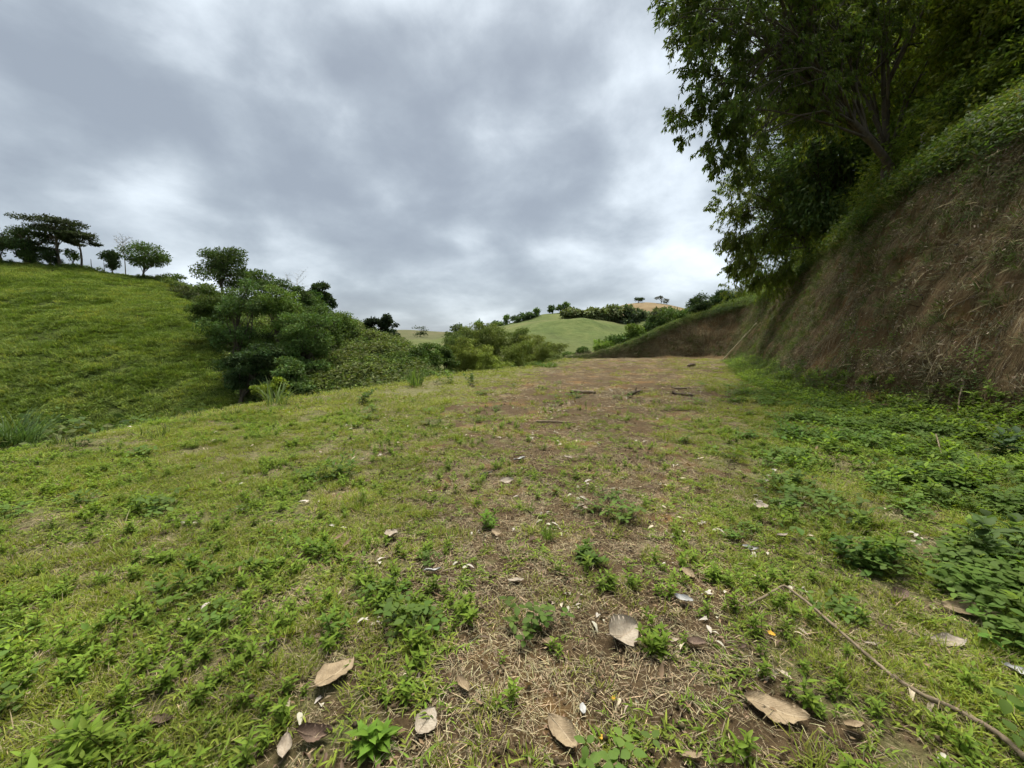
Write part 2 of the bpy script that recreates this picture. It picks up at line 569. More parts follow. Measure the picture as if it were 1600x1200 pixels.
foot = 0.75 * np.clip(0.45 + 1.3 * fbm(S2 * 0.7, N2 * 0.6, 3, 47), 0, 1) * smooth(-1.4, 0.5, N2) ** 1.5 * np.clip(H2 / 4, 0, 1)
BZ = np.where(N2 <= 0, -0.06, BZ)
BZ = np.where(N2 < 0.7, np.maximum(BZ, foot - 0.08), BZ)
base_z = ground_z(BP[:, 0], BP[:, 1], np.full(len(BP), -9.0))
BZ = BZ + base_z[:, None]
on_face = smooth(0.0, 0.5, N2) * (1 - smooth(wf + 0.2, wf + 2.0, N2)) * np.clip(H2 / 4, 0, 1)
disp = on_face * (0.75 * fbm(S2 * 0.33, BZ * 0.4, 3, 40) + 0.42 * (np.abs(fbm(S2 * 1.5, BZ * 0.35, 4, 41)) * 2 - 0.25) + 0.20 * fbm(S2 * 5, BZ * 1.1, 3, 42) + 0.10 * fbm(S2 * 2.2, BZ * 5, 2, 45))
up_n = (1 - on_face) * smooth(0.4, 2.0, N2) * 0.5 * fbm(S2 * 0.5, N2 * 0.5, 4, 43)
# loose earth gathers at the foot
PX = BP[:, 0][:, None] + BN[:, 0][:, None] * (N2 - disp)
PY = BP[:, 1][:, None] + BN[:, 1][:, None] * (N2 - disp)
BPOS = np.stack([PX, PY, BZ + up_n], -1)
cover = np.clip(smooth(wf - 0.5, wf + 0.9, N2 + 0.8 * fbm(S2 * 0.6, N2, 3, 44)) + 0.35 * smooth(S_CORNER, S_CORNER + 4, S2) * smooth(0.55, 0.95, N2 / wf), 0, 1)
down = np.sqrt(N2 ** 2 + BZ ** 2)
bc = np.stack([S2 / 10, down / 10, cover], -1)
tag(link('earth_bank', grid_mesh('earth_bank', BPOS, bank_mat(), bc)), 'steep brown cut earth bank curving round the terrace', None, None, 'structure')


class Surf:                             # bilinear look-up on a grid of points, by column and row coordinate
    def __init__(self, P, a, b):
        self.P, self.a, self.b = P, a, b
        du = np.gradient(P, axis=0); dv = np.gradient(P, axis=1)
        self.N = unit(np.cross(du, dv))
        self.N *= np.where(self.N[..., 2:3] < 0, -1, 1)

    def _look(self, M, s, t):
        i = np.interp(s, self.a, np.arange(len(self.a))); j = np.interp(t, self.b, np.arange(len(self.b)))
        i0 = np.clip(i.astype(int), 0, len(self.a) - 2); j0 = np.clip(j.astype(int), 0, len(self.b) - 2)
        fi, fj = (i - i0)[:, None], (j - j0)[:, None]
        return (M[i0, j0] * (1 - fi) * (1 - fj) + M[i0 + 1, j0] * fi * (1 - fj) + M[i0, j0 + 1] * (1 - fi) * fj + M[i0 + 1, j0 + 1] * fi * fj)

    def at(self, s, t):
        s = np.atleast_1d(np.asarray(s, float)); t = np.atleast_1d(np.asarray(t, float))
        return self._look(self.P, s, t), unit(self._look(self.N, s, t))


BANK = Surf(BPOS, BS, ns)


def bank_at(px, py):                    # the point of the bank seen at a pixel
    d = unit(ray(px, py))
    v = BPOS.reshape(-1, 3) - EYE
    t = v @ d
    off = np.linalg.norm(v - t[:, None] * d, axis=1) / np.maximum(t, 0.5)
    ok = (t > 0)
    cand = np.where(ok, off, 9)
    near = np.where(cand < cand.min() + 0.006)[0]
    i = near[np.argmin(t[near])]
    return BPOS.reshape(-1, 3)[i], unit(BANK.N.reshape(-1, 3)[i]), divmod(i, len(ns))


# ------------------------------------------------------------------ hills: each a real ridge with a front and a back slope
def ridge(name, crest, base, mat, back=(2.0, -20.0), cols=160, rows=60, bulge=0.12, rough=0.6, rf=0.12, seed=0):
    # crest, base: lists of (px, py, depth) as seen from the terrace
    def line(pts):
        q = np.array([W(*p) for p in pts])
        u = np.array([p[0] for p in pts], float)
        uu = np.linspace(u[0], u[-1], cols)
        # smooth through the points
        out = np.stack([np.interp(uu, u, q[:, i]) for i in range(3)], 1)
        k = max(3, cols // (len(pts) * 3)) | 1
        ker = np.hanning(k + 2)[1:-1]; ker /= ker.sum()
        return np.stack([np.convolve(np.pad(out[:, i], k // 2, 'edge'), ker, 'valid') for i in range(3)], 1), uu
    c, uu = line(crest)
    b, _ = line(base)
    t = np.linspace(0, 1, rows)
    P = b[:, None, :] * (1 - t)[None, :, None] + c[:, None, :] * t[None, :, None]
    P[..., 2] += (bulge * (c - b)[:, 2])[:, None] * np.sin(t * math.pi)[None, :]
    tb = np.linspace(0, 1, 14)[1:]
    bk = c[:, None, :] + (c * np.array([1, 1, 0]))[:, None, :] * ((back[0] - 1) * tb)[None, :, None]
    bk[..., 2] = c[:, None, 2] + (back[1]) * (tb ** 1.6)[None, :]
    P = np.concatenate([P, bk], 1)
    fall = np.concatenate([np.ones(rows), 1 - tb * 0.3])
    P[..., 2] += rough * fall * fbm(P[..., 0] * rf, P[..., 1] * rf, 4, seed) * np.concatenate([np.where(t < 0.9, 1, (1 - t) * 10 * 0.7 + 0.3), np.full(13, 0.3)])
    tt = np.concatenate([t, 1 + tb])
    tag(link(name, grid_mesh(name, P, mat)), None, None, None, 'structure')
    return Surf(P, uu, tt)


m_pasture = hill_mat('rough_pasture', [(0.3, (0.045, 0.060, 0.016)), (0.5, (0.075, 0.098, 0.026)), (0.72, (0.120, 0.140, 0.042))], 0.3)
HL = ridge('hillside', [(-700, 385, 74), (-300, 395, 78), (0, 412, 82), (60, 415, 83), (130, 421, 85), (200, 432, 87), (260, 440, 87), (320, 462, 84), (400, 478, 80), (500, 500, 75), (560, 508, 72), (610, 532, 69), (650, 562, 66), (690, 600, 62)],
           [(-700, 730, 33), (-300, 720, 34), (0, 712, 35), (130, 702, 36), (260, 694, 37), (400, 680, 38), (500, 664, 38), (560, 650, 39), (610, 638, 40), (650, 630, 40), (690, 622, 41)],
           m_pasture, (1.6, -12.0), 220, 90, 0.10, 1.6, 0.12, 5)
m_far = hill_mat('distant_pasture', [(0.3, (0.050, 0.070, 0.024)), (0.5, (0.080, 0.105, 0.034)), (0.72, (0.125, 0.140, 0.052))], 0.03, (0.115, 0.115, 0.052))
HM = ridge('pasture_hill', [(560, 545, 190), (700, 528, 190), (760, 512, 190), (800, 502, 192), (850, 490, 195), (890, 487, 198), (950, 492, 200), (1000, 500, 200), (1060, 505, 200), (1200, 500, 200), (1500, 480, 210)],
           [(560, 590, 100), (700, 585, 100), (760, 580, 105), (800, 575, 108), (850, 570, 110), (890, 566, 110), (950, 560, 110), (1000, 556, 110), (1060, 552, 110), (1200, 550, 110), (1500, 550, 110)],
           m_far, (1.6, -10.0), 160, 60, 0.10, 7.5, 0.045, 9)
m_bald = hill_mat('dry_brown_hill', [(0.3, (0.13, 0.10, 0.05)), (0.5, (0.19, 0.14, 0.08)), (0.72, (0.22, 0.19, 0.10))], 0.03)
HB = ridge('bald_hill', [(830, 520, 300), (900, 494, 300), (950, 482, 300), (985, 474, 300), (1010, 472, 300), (1040, 475, 300), (1090, 486, 300), (1200, 488, 300), (1500, 470, 300)],
           [(830, 545, 215), (900, 535, 215), (950, 530, 215), (985, 528, 215), (1010, 528, 215), (1040, 528, 215), (1090, 528, 215), (1200, 528, 215), (1500, 528, 215)],
           m_bald, (1.5, -14.0), 120, 40, 0.1, 3.0, 0.03, 12)
m_dist = hill_mat('faraway_ridge', [(0.3, (0.060, 0.070, 0.030)), (0.5, (0.085, 0.090, 0.042)), (0.72, (0.12, 0.105, 0.06))], 0.02)
HD = ridge('distant_ridge', [(-600, 520, 330), (300, 522, 330), (560, 519, 330), (630, 514, 330), (650, 516, 330), (690, 519, 330), (760, 521, 330), (860, 525, 330), (1100, 520, 330), (1900, 520, 330)],
           [(-600, 590, 160), (300, 590, 160), (560, 580, 160), (630, 572, 160), (650, 572, 160), (690, 572, 160), (760, 572, 160), (860, 572, 160), (1100, 572, 160), (1900, 572, 160)],
           m_dist, (3.0, -26.0), 160, 50, 0.05, 3.0, 0.02, 15)


def on_hill(S, px, t=1.0):
    return S.at([px], [t])[0][0]


# ------------------------------------------------------------------ scattering of uncountable cover
def euler_align(nrm, spin, ref=None):
    z = unit(nrm)
    ref = np.stack([np.cos(spin), np.sin(spin), np.zeros_like(spin)], -1) if ref is None else ref
    x = unit(ref - z * np.sum(ref * z, -1, keepdims=True)); y = np.cross(z, x)
    ey = -np.arcsin(np.clip(x[:, 2], -1, 1)); ex = np.arctan2(y[:, 2], z[:, 2]); ez = np.arctan2(x[:, 1], x[:, 0])
    return np.stack([ex, ey, ez], -1)


_groups = {}


def proto_collection(name, meshes):
    c = bpy.data.collections.new(name)
    for i, me in enumerate(meshes):
        o = bpy.data.objects.new('%s_%02d' % (name, i), me)
        c.objects.link(o)
    ng = bpy.data.node_groups.new(name, 'GeometryNodeTree')
    ng.interface.new_socket('Geometry', in_out='INPUT', socket_type='NodeSocketGeometry')
    ng.interface.new_socket('Geometry', in_out='OUTPUT', socket_type='NodeSocketGeometry')
    gi = ng.nodes.new('NodeGroupInput'); go = ng.nodes.new('NodeGroupOutput')
    ci = ng.nodes.new('GeometryNodeCollectionInfo')
    ci.inputs['Collection'].default_value = c
    ci.inputs['Separate Children'].default_value = True
    ci.inputs['Reset Children'].default_value = True
    ip = ng.nodes.new('GeometryNodeInstanceOnPoints')
    ip.inputs['Pick Instance'].default_value = True

    def attr(n, typ):
        a = ng.nodes.new('GeometryNodeInputNamedAttribute')
        a.data_type = typ
        a.inputs['Name'].default_value = n
        return a.outputs['Attribute']
    e2r = ng.nodes.new('FunctionNodeEulerToRotation')
    l = ng.links.new
    l(gi.outputs[0], ip.inputs['Points'])
    l(ci.outputs[0], ip.inputs['Instance'])
    l(attr('idx', 'INT'), ip.inputs['Instance Index'])
    l(attr('rot', 'FLOAT_VECTOR'), e2r.inputs[0]); l(e2r.outputs[0], ip.inputs['Rotation'])
    l(attr('scl', 'FLOAT_VECTOR'), ip.inputs['Scale'])
    l(ip.outputs[0], go.inputs[0])
    _groups[name] = (ng, len(meshes))
    return ng


def scatter(name, pts, nrm, scl, pname, label, cat, idx=None, seed=0, ref=None):
    r = np.random.default_rng(seed + 100)
    n = len(pts)
    ng, k = _groups[pname]
    me = bpy.data.meshes.new(name)
    me.vertices.add(n)
    me.vertices.foreach_set('co', np.asarray(pts, np.float32).ravel())
    rot = euler_align(nrm, r.uniform(0, 2 * math.pi, n), ref)
    scl = np.asarray(scl, float)
    if scl.ndim == 1:
        scl = np.repeat(scl[:, None], 3, 1)
    idx = r.integers(0, k, n) if idx is None else idx
    for nm, ty, key, dat in (('rot', 'FLOAT_VECTOR', 'vector', rot.astype(np.float32)), ('scl', 'FLOAT_VECTOR', 'vector', scl.astype(np.float32)), ('idx', 'INT', 'value', np.asarray(idx, np.int32))):
        a = me.attributes.new(nm, ty, 'POINT')
        a.data.foreach_set(key, dat.ravel())
    o = link(name, me)
    md = o.modifiers.new('scatter', 'NODES')
    md.node_group = ng
    return tag(o, label, cat, None, 'stuff')


def jitter(base, n, r, amt=0.2):
    c = np.asarray(base)[None, :] * (1 + r.normal(0, amt, (n, 1))) * (1 + r.normal(0, amt * 0.16, (n, 3)))
    return np.clip(c, 0.004, 0.6)


def blades(m, n, r, spread, length, width, col, lean=(0.2, 1.0), segs=3, root=0.3, amt=0.2, curl=0.9):
    az = r.uniform(0, 2 * math.pi, n)
    d = np.stack([np.cos(az), np.sin(az), np.zeros(n)], -1)
    rr = spread * root * np.sqrt(r.uniform(0, 1, n))
    a2 = az + r.normal(0, 0.8, n)
    b = np.stack([np.cos(a2) * rr, np.sin(a2) * rr, np.zeros(n)], -1)
    L_ = r.uniform(*length, n)
    le = r.uniform(*lean, n)
    t = np.linspace(0, 1, segs + 1)
    ang = le[:, None] + curl * t[None, :] ** 1.5 * r.uniform(0.2, 1.0, n)[:, None]
    st = (L_ / segs)[:, None]
    hx = np.concatenate([np.zeros((n, 1)), np.cumsum(np.sin(ang[:, :-1]) * st, 1)], 1)
    hz = np.concatenate([np.zeros((n, 1)), np.cumsum(np.cos(ang[:, :-1]) * st, 1)], 1)
    c = b[:, None, :] + d[:, None, :] * hx[..., None]
    c[..., 2] += hz
    side = np.stack([-d[:, 1], d[:, 0], np.zeros(n)], -1)
    prof = np.interp(t, [0, 0.35, 0.75, 1], [0.55, 1, 0.65, 0.06])
    hw = r.uniform(*width, n)[:, None] * prof[None, :] * 0.5
    m.strips(c, side, hw, jitter(col, n, r, amt))


def leaves(m, base, dirn, L_, w, col, r, segs=2, droop=0.4, fold=0.25, prof=None, upb=0.6):
    n = len(base)
    up = unit(np.stack([r.normal(0, 1, n), r.normal(0, 1, n), r.normal(0, 1, n)], -1) * (1 - upb) + np.array([0, 0, upb]))
    d = unit(dirn)
    side = unit(np.cross(d, up)); nn = unit(np.cross(side, d))
    t = np.linspace(0, 1, segs + 1)
    c = base[:, None, :] + d[:, None, :] * (L_[:, None] * t[None, :])[..., None]
    c = c - nn[:, None, :] * ((droop * L_)[:, None] * (t ** 2)[None, :])[..., None]
    p = np.interp(t, [0, 0.12, 0.42, 0.75, 1], [0.08, 0.5, 1, 0.7, 0.04]) if prof is None else np.asarray(prof)
    hw = w[:, None] * p[None, :] * 0.5
    if fold:
        m.folded(c, side, nn, hw, fold, col)
    else:
        m.strips(c, side, hw, col)


def curve_pts(a, b, bend, k=6):
    t = np.linspace(0, 1, k)[:, None]
    return np.asarray(a) * (1 - t) + np.asarray(b) * t + np.asarray(bend) * (np.sin(t * math.pi))


def rand_dir(r, n, zlo=-1, zhi=1):
    az = r.uniform(0, 2 * math.pi, n); z = r.uniform(zlo, zhi, n)
    q = np.sqrt(1 - z * z)
    return np.stack([q * np.cos(az), q * np.sin(az), z], -1)


# prototypes of the cover
LAWN, LAWN_Y, LEAFG, HERB, STRAW = (0.172, 0.212, 0.030), (0.228, 0.226, 0.048), (0.095, 0.155, 0.030), (0.140, 0.210, 0.026), (0.26, 0.215, 0.125)


def turf_patch(name, seed, tufts, width, segs, mat_=None):
    r = np.random.default_rng(seed); m = MB()
    q = MB()
    for k in range(tufts):
        t = MB()
        a, b, c = (16, 8, 8) if segs == 3 else (9, 6, 5)
        f = 1.0 if segs == 3 else 1.5
        blades(t, a, r, 0.10, (0.03, 0.085), (0.0035 * f, 0.006 * f), LAWN, (0.3, 1.25), segs, 0.6)
        blades(t, b, r, 0.10, (0.03, 0.07), (0.003 * f, 0.005 * f), LAWN_Y, (0.5, 1.35), segs, 0.7)
        blades(t, c, r, 0.12, (0.03, 0.09), (0.002 * f, 0.004 * f), STRAW, (0.9, 1.5), segs, 0.9)
        o = np.append(r.uniform(-1, 1, 2) * width, 0); sc_ = r.uniform(0.7, 1.3)
        for v in t.v:
            v *= sc_; v += o
        for v, f_, c_ in zip(t.v, t.f, t.c):
            m.v.append(v); m.f.append(f_ + m.n); m.c.append(c_)
        m.n += t.n
    return m.mesh(name, GRASS)


def p_turf(i):
    return turf_patch('turf', 200 + i, 4, 0.11, 3)


def p_turf_far(i):
    return turf_patch('far_turf', 215 + i, 14, 0.32, 2)


def p_creep(i):                         # creeping grass with short broad blades along runners
    r = np.random.default_rng(230 + i); m = MB()
    for k in range(4):
        az = r.uniform(0, 6.28); Lr = r.uniform(0.06, 0.15)
        q = np.linspace(0, 1, 6)
        px = np.cos(az + 0.5 * q) * Lr * q; py = np.sin(az + 0.5 * q) * Lr * q
        pz = 0.006 + 0.02 * q * r.uniform(0.2, 1.4)
        p = np.stack([px, py, pz], -1)
        m.tube(p, np.full(6, 0.0011), np.array([0.13, 0.12, 0.045]), 3)
        nb = 9
        j = r.integers(0, 6, nb); aa = az + r.choice([-1, 1], nb) * r.uniform(0.4, 1.2, nb)
        d = np.stack([np.cos(aa), np.sin(aa), r.uniform(0.15, 0.9, nb)], -1)
        leaves(m, p[j], d, r.uniform(0.025, 0.062, nb), r.uniform(0.006, 0.0105, nb), jitter(LAWN if r.random() < 0.6 else HERB, nb, r, 0.22), r, 3, 0.45, 0.35, [0.6, 1.0, 0.75, 0.05], 0.8)
    return m.mesh('creeping_grass', GRASS)


def p_herb(i):                          # little upright weeds with pointed leaves
    r = np.random.default_rng(260 + i); m = MB()
    for k in range(r.integers(2, 5)):
        h = r.uniform(0.04, 0.12); b = np.append(r.normal(0, 0.025, 2), 0)
        top = b + np.append(r.normal(0, 0.02, 2), h)
        p = np.linspace(b, top, 4)
        m.tube(p, np.full(4, 0.0013), np.array([0.10, 0.12, 0.04]), 3)
        n = r.integers(7, 12)
        q = np.linspace(0.3, 1, n)
        aa = np.arange(n) * 2.4 + r.uniform(0, 6)
        d = np.stack([np.cos(aa), np.sin(aa), np.interp(q, [0.3, 1], [0.1, 0.9])], -1)
        leaves(m, b + (top - b) * q[:, None], d, r.uniform(0.025, 0.055, n), r.uniform(0.011, 0.019, n), jitter(HERB, n, r, 0.2), r, 3, 0.3, 0.3, [0.2, 1.0, 0.75, 0.05], 0.85)
    return m.mesh('herb', FOL)


def p_round(i):                         # low trailing weed with rounded leaflets in threes
    r = np.random.default_rng(290 + i); m = MB()
    n = 18
    base = np.stack([r.normal(0, 0.06, n), r.normal(0, 0.06, n), r.uniform(0.02, 0.10, n)], -1)
    for b in base:
        m.tube(np.array([[b[0] * 0.4, b[1] * 0.4, 0], [b[0] * 0.8, b[1] * 0.8, b[2] * 0.6], b]), np.full(3, 0.0012), np.array([0.09, 0.11, 0.035]), 3)
        a0 = r.uniform(0, 6.28); aa = a0 + np.array([0, 1.9, -1.9])
        d = np.stack([np.cos(aa), np.sin(aa), r.normal(0.05, 0.2, 3)], -1)
        leaves(m, np.repeat(b[None], 3, 0) + d * 0.004, d, r.uniform(0.026, 0.046, 3), r.uniform(0.019, 0.031, 3), np.repeat(jitter(LEAFG, 1, r, 0.22), 3, 0), r, 4, 0.2, 0.18, [0.15, 0.85, 1.0, 0.7, 0.1], 0.92)
    return m.mesh('trailing_weed', FOL)


def p_straw(i):
    r = np.random.default_rng(320 + i); m = MB()
    n = 26
    b = np.stack([r.normal(0, 0.06, n), r.normal(0, 0.06, n), r.uniform(0.002, 0.014, n)], -1)
    az = r.uniform(0, 6.28, n)
    d = np.stack([np.cos(az), np.sin(az), r.normal(0, 0.10, n)], -1)
    leaves(m, b, d, r.uniform(0.02, 0.10, n), r.uniform(0.0014, 0.0042, n), jitter(STRAW, n, r, 0.35), r, 3, 0.1, 0, [0.7, 1, 0.8, 0.3], 0.8)
    n = 7                               # scraps of dead leaf
    b = np.stack([r.normal(0, 0.06, n), r.normal(0, 0.06, n), r.uniform(0.004, 0.014, n)], -1)
    leaves(m, b, rand_dir(r, n, -0.1, 0.3), r.uniform(0.012, 0.035, n), r.uniform(0.006, 0.016, n), jitter((0.17, 0.12, 0.075), n, r, 0.4), r, 2, 0.3, 0.4, None, 0.8)
    return m.mesh('straw', DRY)


def p_clod(i):
    r = np.random.default_rng(350 + i); m = MB()
    for k in range(11):
        c = np.append(r.normal(0, 0.07, 2), 0.0); s = r.uniform(0.003, 0.010)
        p = np.array([c + [0, 0, -s * 0.4], c, c + [0, 0, s * 0.5], c + [0, 0, s * 0.8]])
        m.tube(p + r.normal(0, s * 0.3, p.shape), np.array([0.5, 1.1, 0.7, 0.2]) * s * r.uniform(0.6, 1.3, 4), jitter((0.085, 0.058, 0.031), 1, r, 0.3)[0], 6)
    return m.mesh('clod', DRY)


proto_collection('turf', [p_turf(i) for i in range(8)])
proto_collection('turf_far', [p_turf_far(i) for i in range(8)])
proto_collection('creep', [p_creep(i) for i in range(5)])
proto_collection('herb', [p_herb(i) for i in range(5)])
proto_collection('round', [p_round(i) for i in range(5)])
proto_collection('straw', [p_straw(i) for i in range(5)])


def p_scrap(i):
    r = np.random.default_rng(380 + i); m = MB()
    n = 3
    b = np.stack([r.normal(0, 0.05, n), r.normal(0, 0.05, n), r.uniform(0.0, 0.012, n)], -1)
    c = [(0.34, 0.29, 0.21), (0.22, 0.155, 0.095), (0.42, 0.39, 0.33), (0.13, 0.09, 0.06)][i]
    leaves(m, b, rand_dir(r, n, -0.25, 0.4), r.uniform(0.018, 0.06, n), r.uniform(0.010, 0.026, n), jitter(c, n, r, 0.25), r, 4, 0.5 * r.choice([-1, 1]), 0.5, [0.15, 0.8, 1.0, 0.6, 0.1], 0.7)
    return m.mesh('scrap', DRY)


proto_collection('scrap', [p_scrap(i) for i in range(4)])
proto_collection('clod', [p_clod(i) for i in range(3)])


def sample_ground(n, y0, y1, r, power=1.0):
    # points over the terrace ahead and to both sides, thinner with distance
    y = (r.uniform(y0 ** power, y1 ** power, n)) ** (1 / power) if power else np.exp(r.uniform(math.log(y0), math.log(y1), n))
    x = r.uniform(-1, 1, n) * (1.55 * y + 2.6)
    return x, y


def inside(x, y, margin=0.0):           # on the terrace, or a little over its shoulder, and not inside the bank
    ed = edge_distance(x, y)
    bx = np.interp(y, BP[:int(len(BP) * 0.62), 1], BP[:int(len(BP) * 0.62), 0])
    return (ed < 4.0) & (x < bx + 0.3 + margin) & (y < 43.5)


def cover_scatter(name, pname, n, y0, y1, power, dens, size, label, cat, seed, grow=0.0, lift=0.0):
    r = np.random.default_rng(seed)
    x, y = sample_ground(n, y0, y1, r, power)
    ok = inside(x, y) & (clear_of(x, y) | (pname in ('straw', 'clod')))
    x, y = x[ok], y[ok]
    p = dens(x, y)
    keep = r.uniform(0, 1, len(x)) < p
    x, y = x[keep], y[keep]
    z = ground_z(x, y) + lift
    nrm = unit(np.stack([r.normal(0, 0.12, len(x)), r.normal(0, 0.12, len(x)), np.ones(len(x))], -1))
    s = r.uniform(*size, len(x)) * (1 + grow * y)
    return scatter(name, np.stack([x, y, z], -1), nrm, s, pname, label, cat, seed=seed)


def patch(x, y, f, seed, lo, hi):
    return smooth(lo, hi, fbm(x * f, y * f, 4, seed) + 0.5)


CLEAR = np.array([(*G(px, py)[:2], k * G(px, py)[1] / FPX) for px, py, k in [
    (524, 1060, 52), (1212, 1118, 62), (880, 1152, 48), (973, 1000, 40), (666, 1135, 36), (724, 1080, 26), (490, 1160, 34), (445, 1180, 30), (612, 842, 24), (676, 898, 22),
    (806, 912, 20), (1075, 902, 20), (1068, 944, 20), (1515, 962, 46), (1482, 1010, 34), (1332, 1145, 26), (940, 1160, 14), (910, 1114, 16), (790, 925, 40), (760, 940, 30), (812, 722, 16), (888, 719, 14),
    (524, 1090, 40), (1212, 1150, 50), (666, 1160, 30), (1205, 996, 14), (880, 1180, 34)] + [(1156 + 34 * k, 956 - 12 * k, 14) for k in range(3)] + [(1224 + 40 * k, 934 + 30 * k, 16) for k in range(6)] + [(1424 + 42 * k, 1085 + 25 * k, 17) for k in range(5)]])


def clear_of(x, y):
    ok = np.ones(len(x), bool)
    for cx, cy, cr_ in CLEAR:
        ok &= np.hypot(x - cx, y - cy) > cr_
    return ok


def soil_open(x, y):                    # 0 on bare trodden spots, 1 where plants close up
    d = dryness(x, y)
    return np.clip(1.25 - 1.25 * d, 0.0, 1)


cover_scatter('turf_grass', 'turf', 19000, 0.9, 9, 1.2, lambda x, y: np.clip(soil_open(x, y) * patch(x, y, 1.4, 51, 0.34, 0.62) + 0.08, 0, 1), (0.5, 1.0), 'short grass tufts growing over the near terrace', 'grass', 1)
cover_scatter('turf_grass', 'turf_far', 14000, 9, 43, 1.0, lambda x, y: np.clip(soil_open(x, y) * patch(x, y, 0.7, 52, 0.2, 0.55) + 0.05, 0, 1), (0.8, 1.3), 'short grass over the far end of the terrace', 'grass', 2, 0.015)
cover_scatter('creeping_grass', 'creep', 28000, 0.9, 9, 1.2, lambda x, y: np.clip((0.3 + 0.7 * soil_open(x, y)) * patch(x, y, 2.1, 53, 0.42, 0.6) * 0.9 + 0.04, 0, 1), (0.5, 1.1), 'creeping broad bladed grass runners between the soil patches', 'grass', 3)
cover_scatter('small_herbs', 'herb', 18500, 0.9, 11, 1.2, lambda x, y: np.clip((0.25 + 0.7 * soil_open(x, y)) * patch(x, y, 1.6, 54, 0.48, 0.68) + 0.02, 0, 1), (0.5, 1.05), 'small bright green weeds scattered through the grass', 'weeds', 4)
cover_scatter('trailing_weeds', 'round', 26000, 0.9, 16, 1.0, lambda x, y: np.clip(leafiness(x, y) * (0.10 + 0.75 * patch(x, y, 1.2, 55, 0.42, 0.60)) + 0.006, 0, 1), (0.6, 1.7), 'low trailing weeds with rounded leaves below the bank', 'weeds', 5, 0.02)
cover_scatter('dry_straw', 'straw', 20000, 0.9, 9, 1.2, lambda x, y: np.clip(0.4 + 0.6 * dryness(x, y) - 0.2 * leafiness(x, y), 0, 1) * (0.3 + 0.7 * patch(x, y, 1.4, 56, 0.3, 0.6)), (0.5, 1.1), 'dry straw and leaf scraps lying on the soil', 'straw', 6, 0, 0.003)
cover_scatter('dry_straw', 'straw', 15000, 9, 42, 1.0, lambda x, y: np.clip(0.12 + 0.9 * dryness(x, y), 0, 1) * patch(x, y, 0.8, 57, 0.3, 0.62), (1.0, 2.0), 'dry straw over the trodden far part of the terrace', 'straw', 7, 0.03, 0.004)
cover_scatter('foot_weeds', 'herb', 9000, 1.2, 15, 1.0, lambda x, y: np.clip(leafiness(x, y) * patch(x, y, 0.9, 58, 0.42, 0.6) * 0.8, 0, 1), (0.6, 2.2), 'taller leafy weeds standing along the foot of the bank', 'weeds', 9)
cover_scatter('leaf_scraps', 'scrap', 2600, 1.0, 16, 1.0, lambda x, y: 0.25 + 0.7 * dryness(x, y), (0.7, 1.5), 'small pale scraps of dead leaf littered over the terrace', 'leaf litter', 10, 0.03, 0.012)
cover_scatter('soil_crumbs', 'clod', 6000, 0.9, 6, 1.2, lambda x, y: 0.25 + 0.6 * dryness(x, y), (0.5, 1.3), 'crumbs of brown soil between the plants', 'soil', 8)


# ------------------------------------------------------------------ hillside cover
def p_tussock(i):
    r = np.random.default_rng(400 + i); m = MB()
    c = [(0.085, 0.125, 0.030), (0.130, 0.180, 0.040), (0.105, 0.155, 0.034), (0.155, 0.205, 0.046), (0.180, 0.225, 0.052), (0.135, 0.190, 0.042), (0.200, 0.230, 0.060)][i]
    if i not in (3, 5):
        blades(m, 70, r, 1.1, (0.18, 0.5), (0.03, 0.065), c, (0.3, 1.35), 2, 0.6, 0.22, 1.0)
    else:
        n = 120
        d = rand_dir(r, n, 0.0, 1.0)
        b = d * r.uniform(0.5, 1, n)[:, None] * [0.55, 0.55, 0.34]
        leaves(m, b, unit(d * 0.6 + rand_dir(r, n, -0.6, 0.4)), r.uniform(0.08, 0.17, n), r.uniform(0.045, 0.09, n), jitter(c, n, r, 0.2), r, 2, 0.3, 0, [0.2, 1, 0.1], 0.5)
    return m.mesh('tussock', FOL_FAR)


def p_bush(i):
    r = np.random.default_rng(430 + i); m = MB()
    cs = [(0.065, 0.105, 0.024), (0.085, 0.130, 0.028), (0.050, 0.082, 0.024), (0.125, 0.165, 0.038), (0.100, 0.120, 0.042), (0.085, 0.138, 0.030)]
    n = 330
    cl = r.normal(0, 1, (9, 3)) * [0.42, 0.42, 0.26] + [0, 0, 0.5]
    k = r.integers(0, 9, n)
    b = cl[k] + r.normal(0, 0.19, (n, 3))
    leaves(m, b, rand_dir(r, n, -0.5, 0.5), r.uniform(0.14, 0.3, n), r.uniform(0.07, 0.14, n), jitter(cs[i], n, r, 0.25), r, 2, 0.3, 0, [0.2, 1, 0.1], 0.5)
    return m.mesh('bush', FOL_FAR)


def p_thick(i):
    r = np.random.default_rng(460 + i); m = MB()
    cs = [(0.105, 0.155, 0.030), (0.130, 0.180, 0.032), (0.085, 0.125, 0.030), (0.155, 0.185, 0.036)]
    n = 620
    cl = r.normal(0, 1, (16, 3)) * [0.42, 0.42, 0.30] + [0, 0, 0.55]
    k = r.integers(0, 16, n)
    b = cl[k] + r.normal(0, 0.15, (n, 3))
    leaves(m, b, rand_dir(r, n, -0.7, 0.3), r.uniform(0.06, 0.13, n), r.uniform(0.028, 0.055, n), jitter(cs[i], n, r, 0.25), r, 2, 0.3, 0, [0.2, 1, 0.1], 0.5)
    for q in range(7):
        m.tube(curve_pts([0, 0, -0.1], cl[q], r.normal(0, 0.08, 3), 5), np.linspace(0.012, 0.004, 5), np.array([0.07, 0.06, 0.04]), 3)
    return m.mesh('thicket', FOL)


proto_collection('thick', [p_thick(i) for i in range(4)])
proto_collection('tussock', [p_tussock(i) for i in range(7)])
proto_collection('bush', [p_bush(i) for i in range(6)])

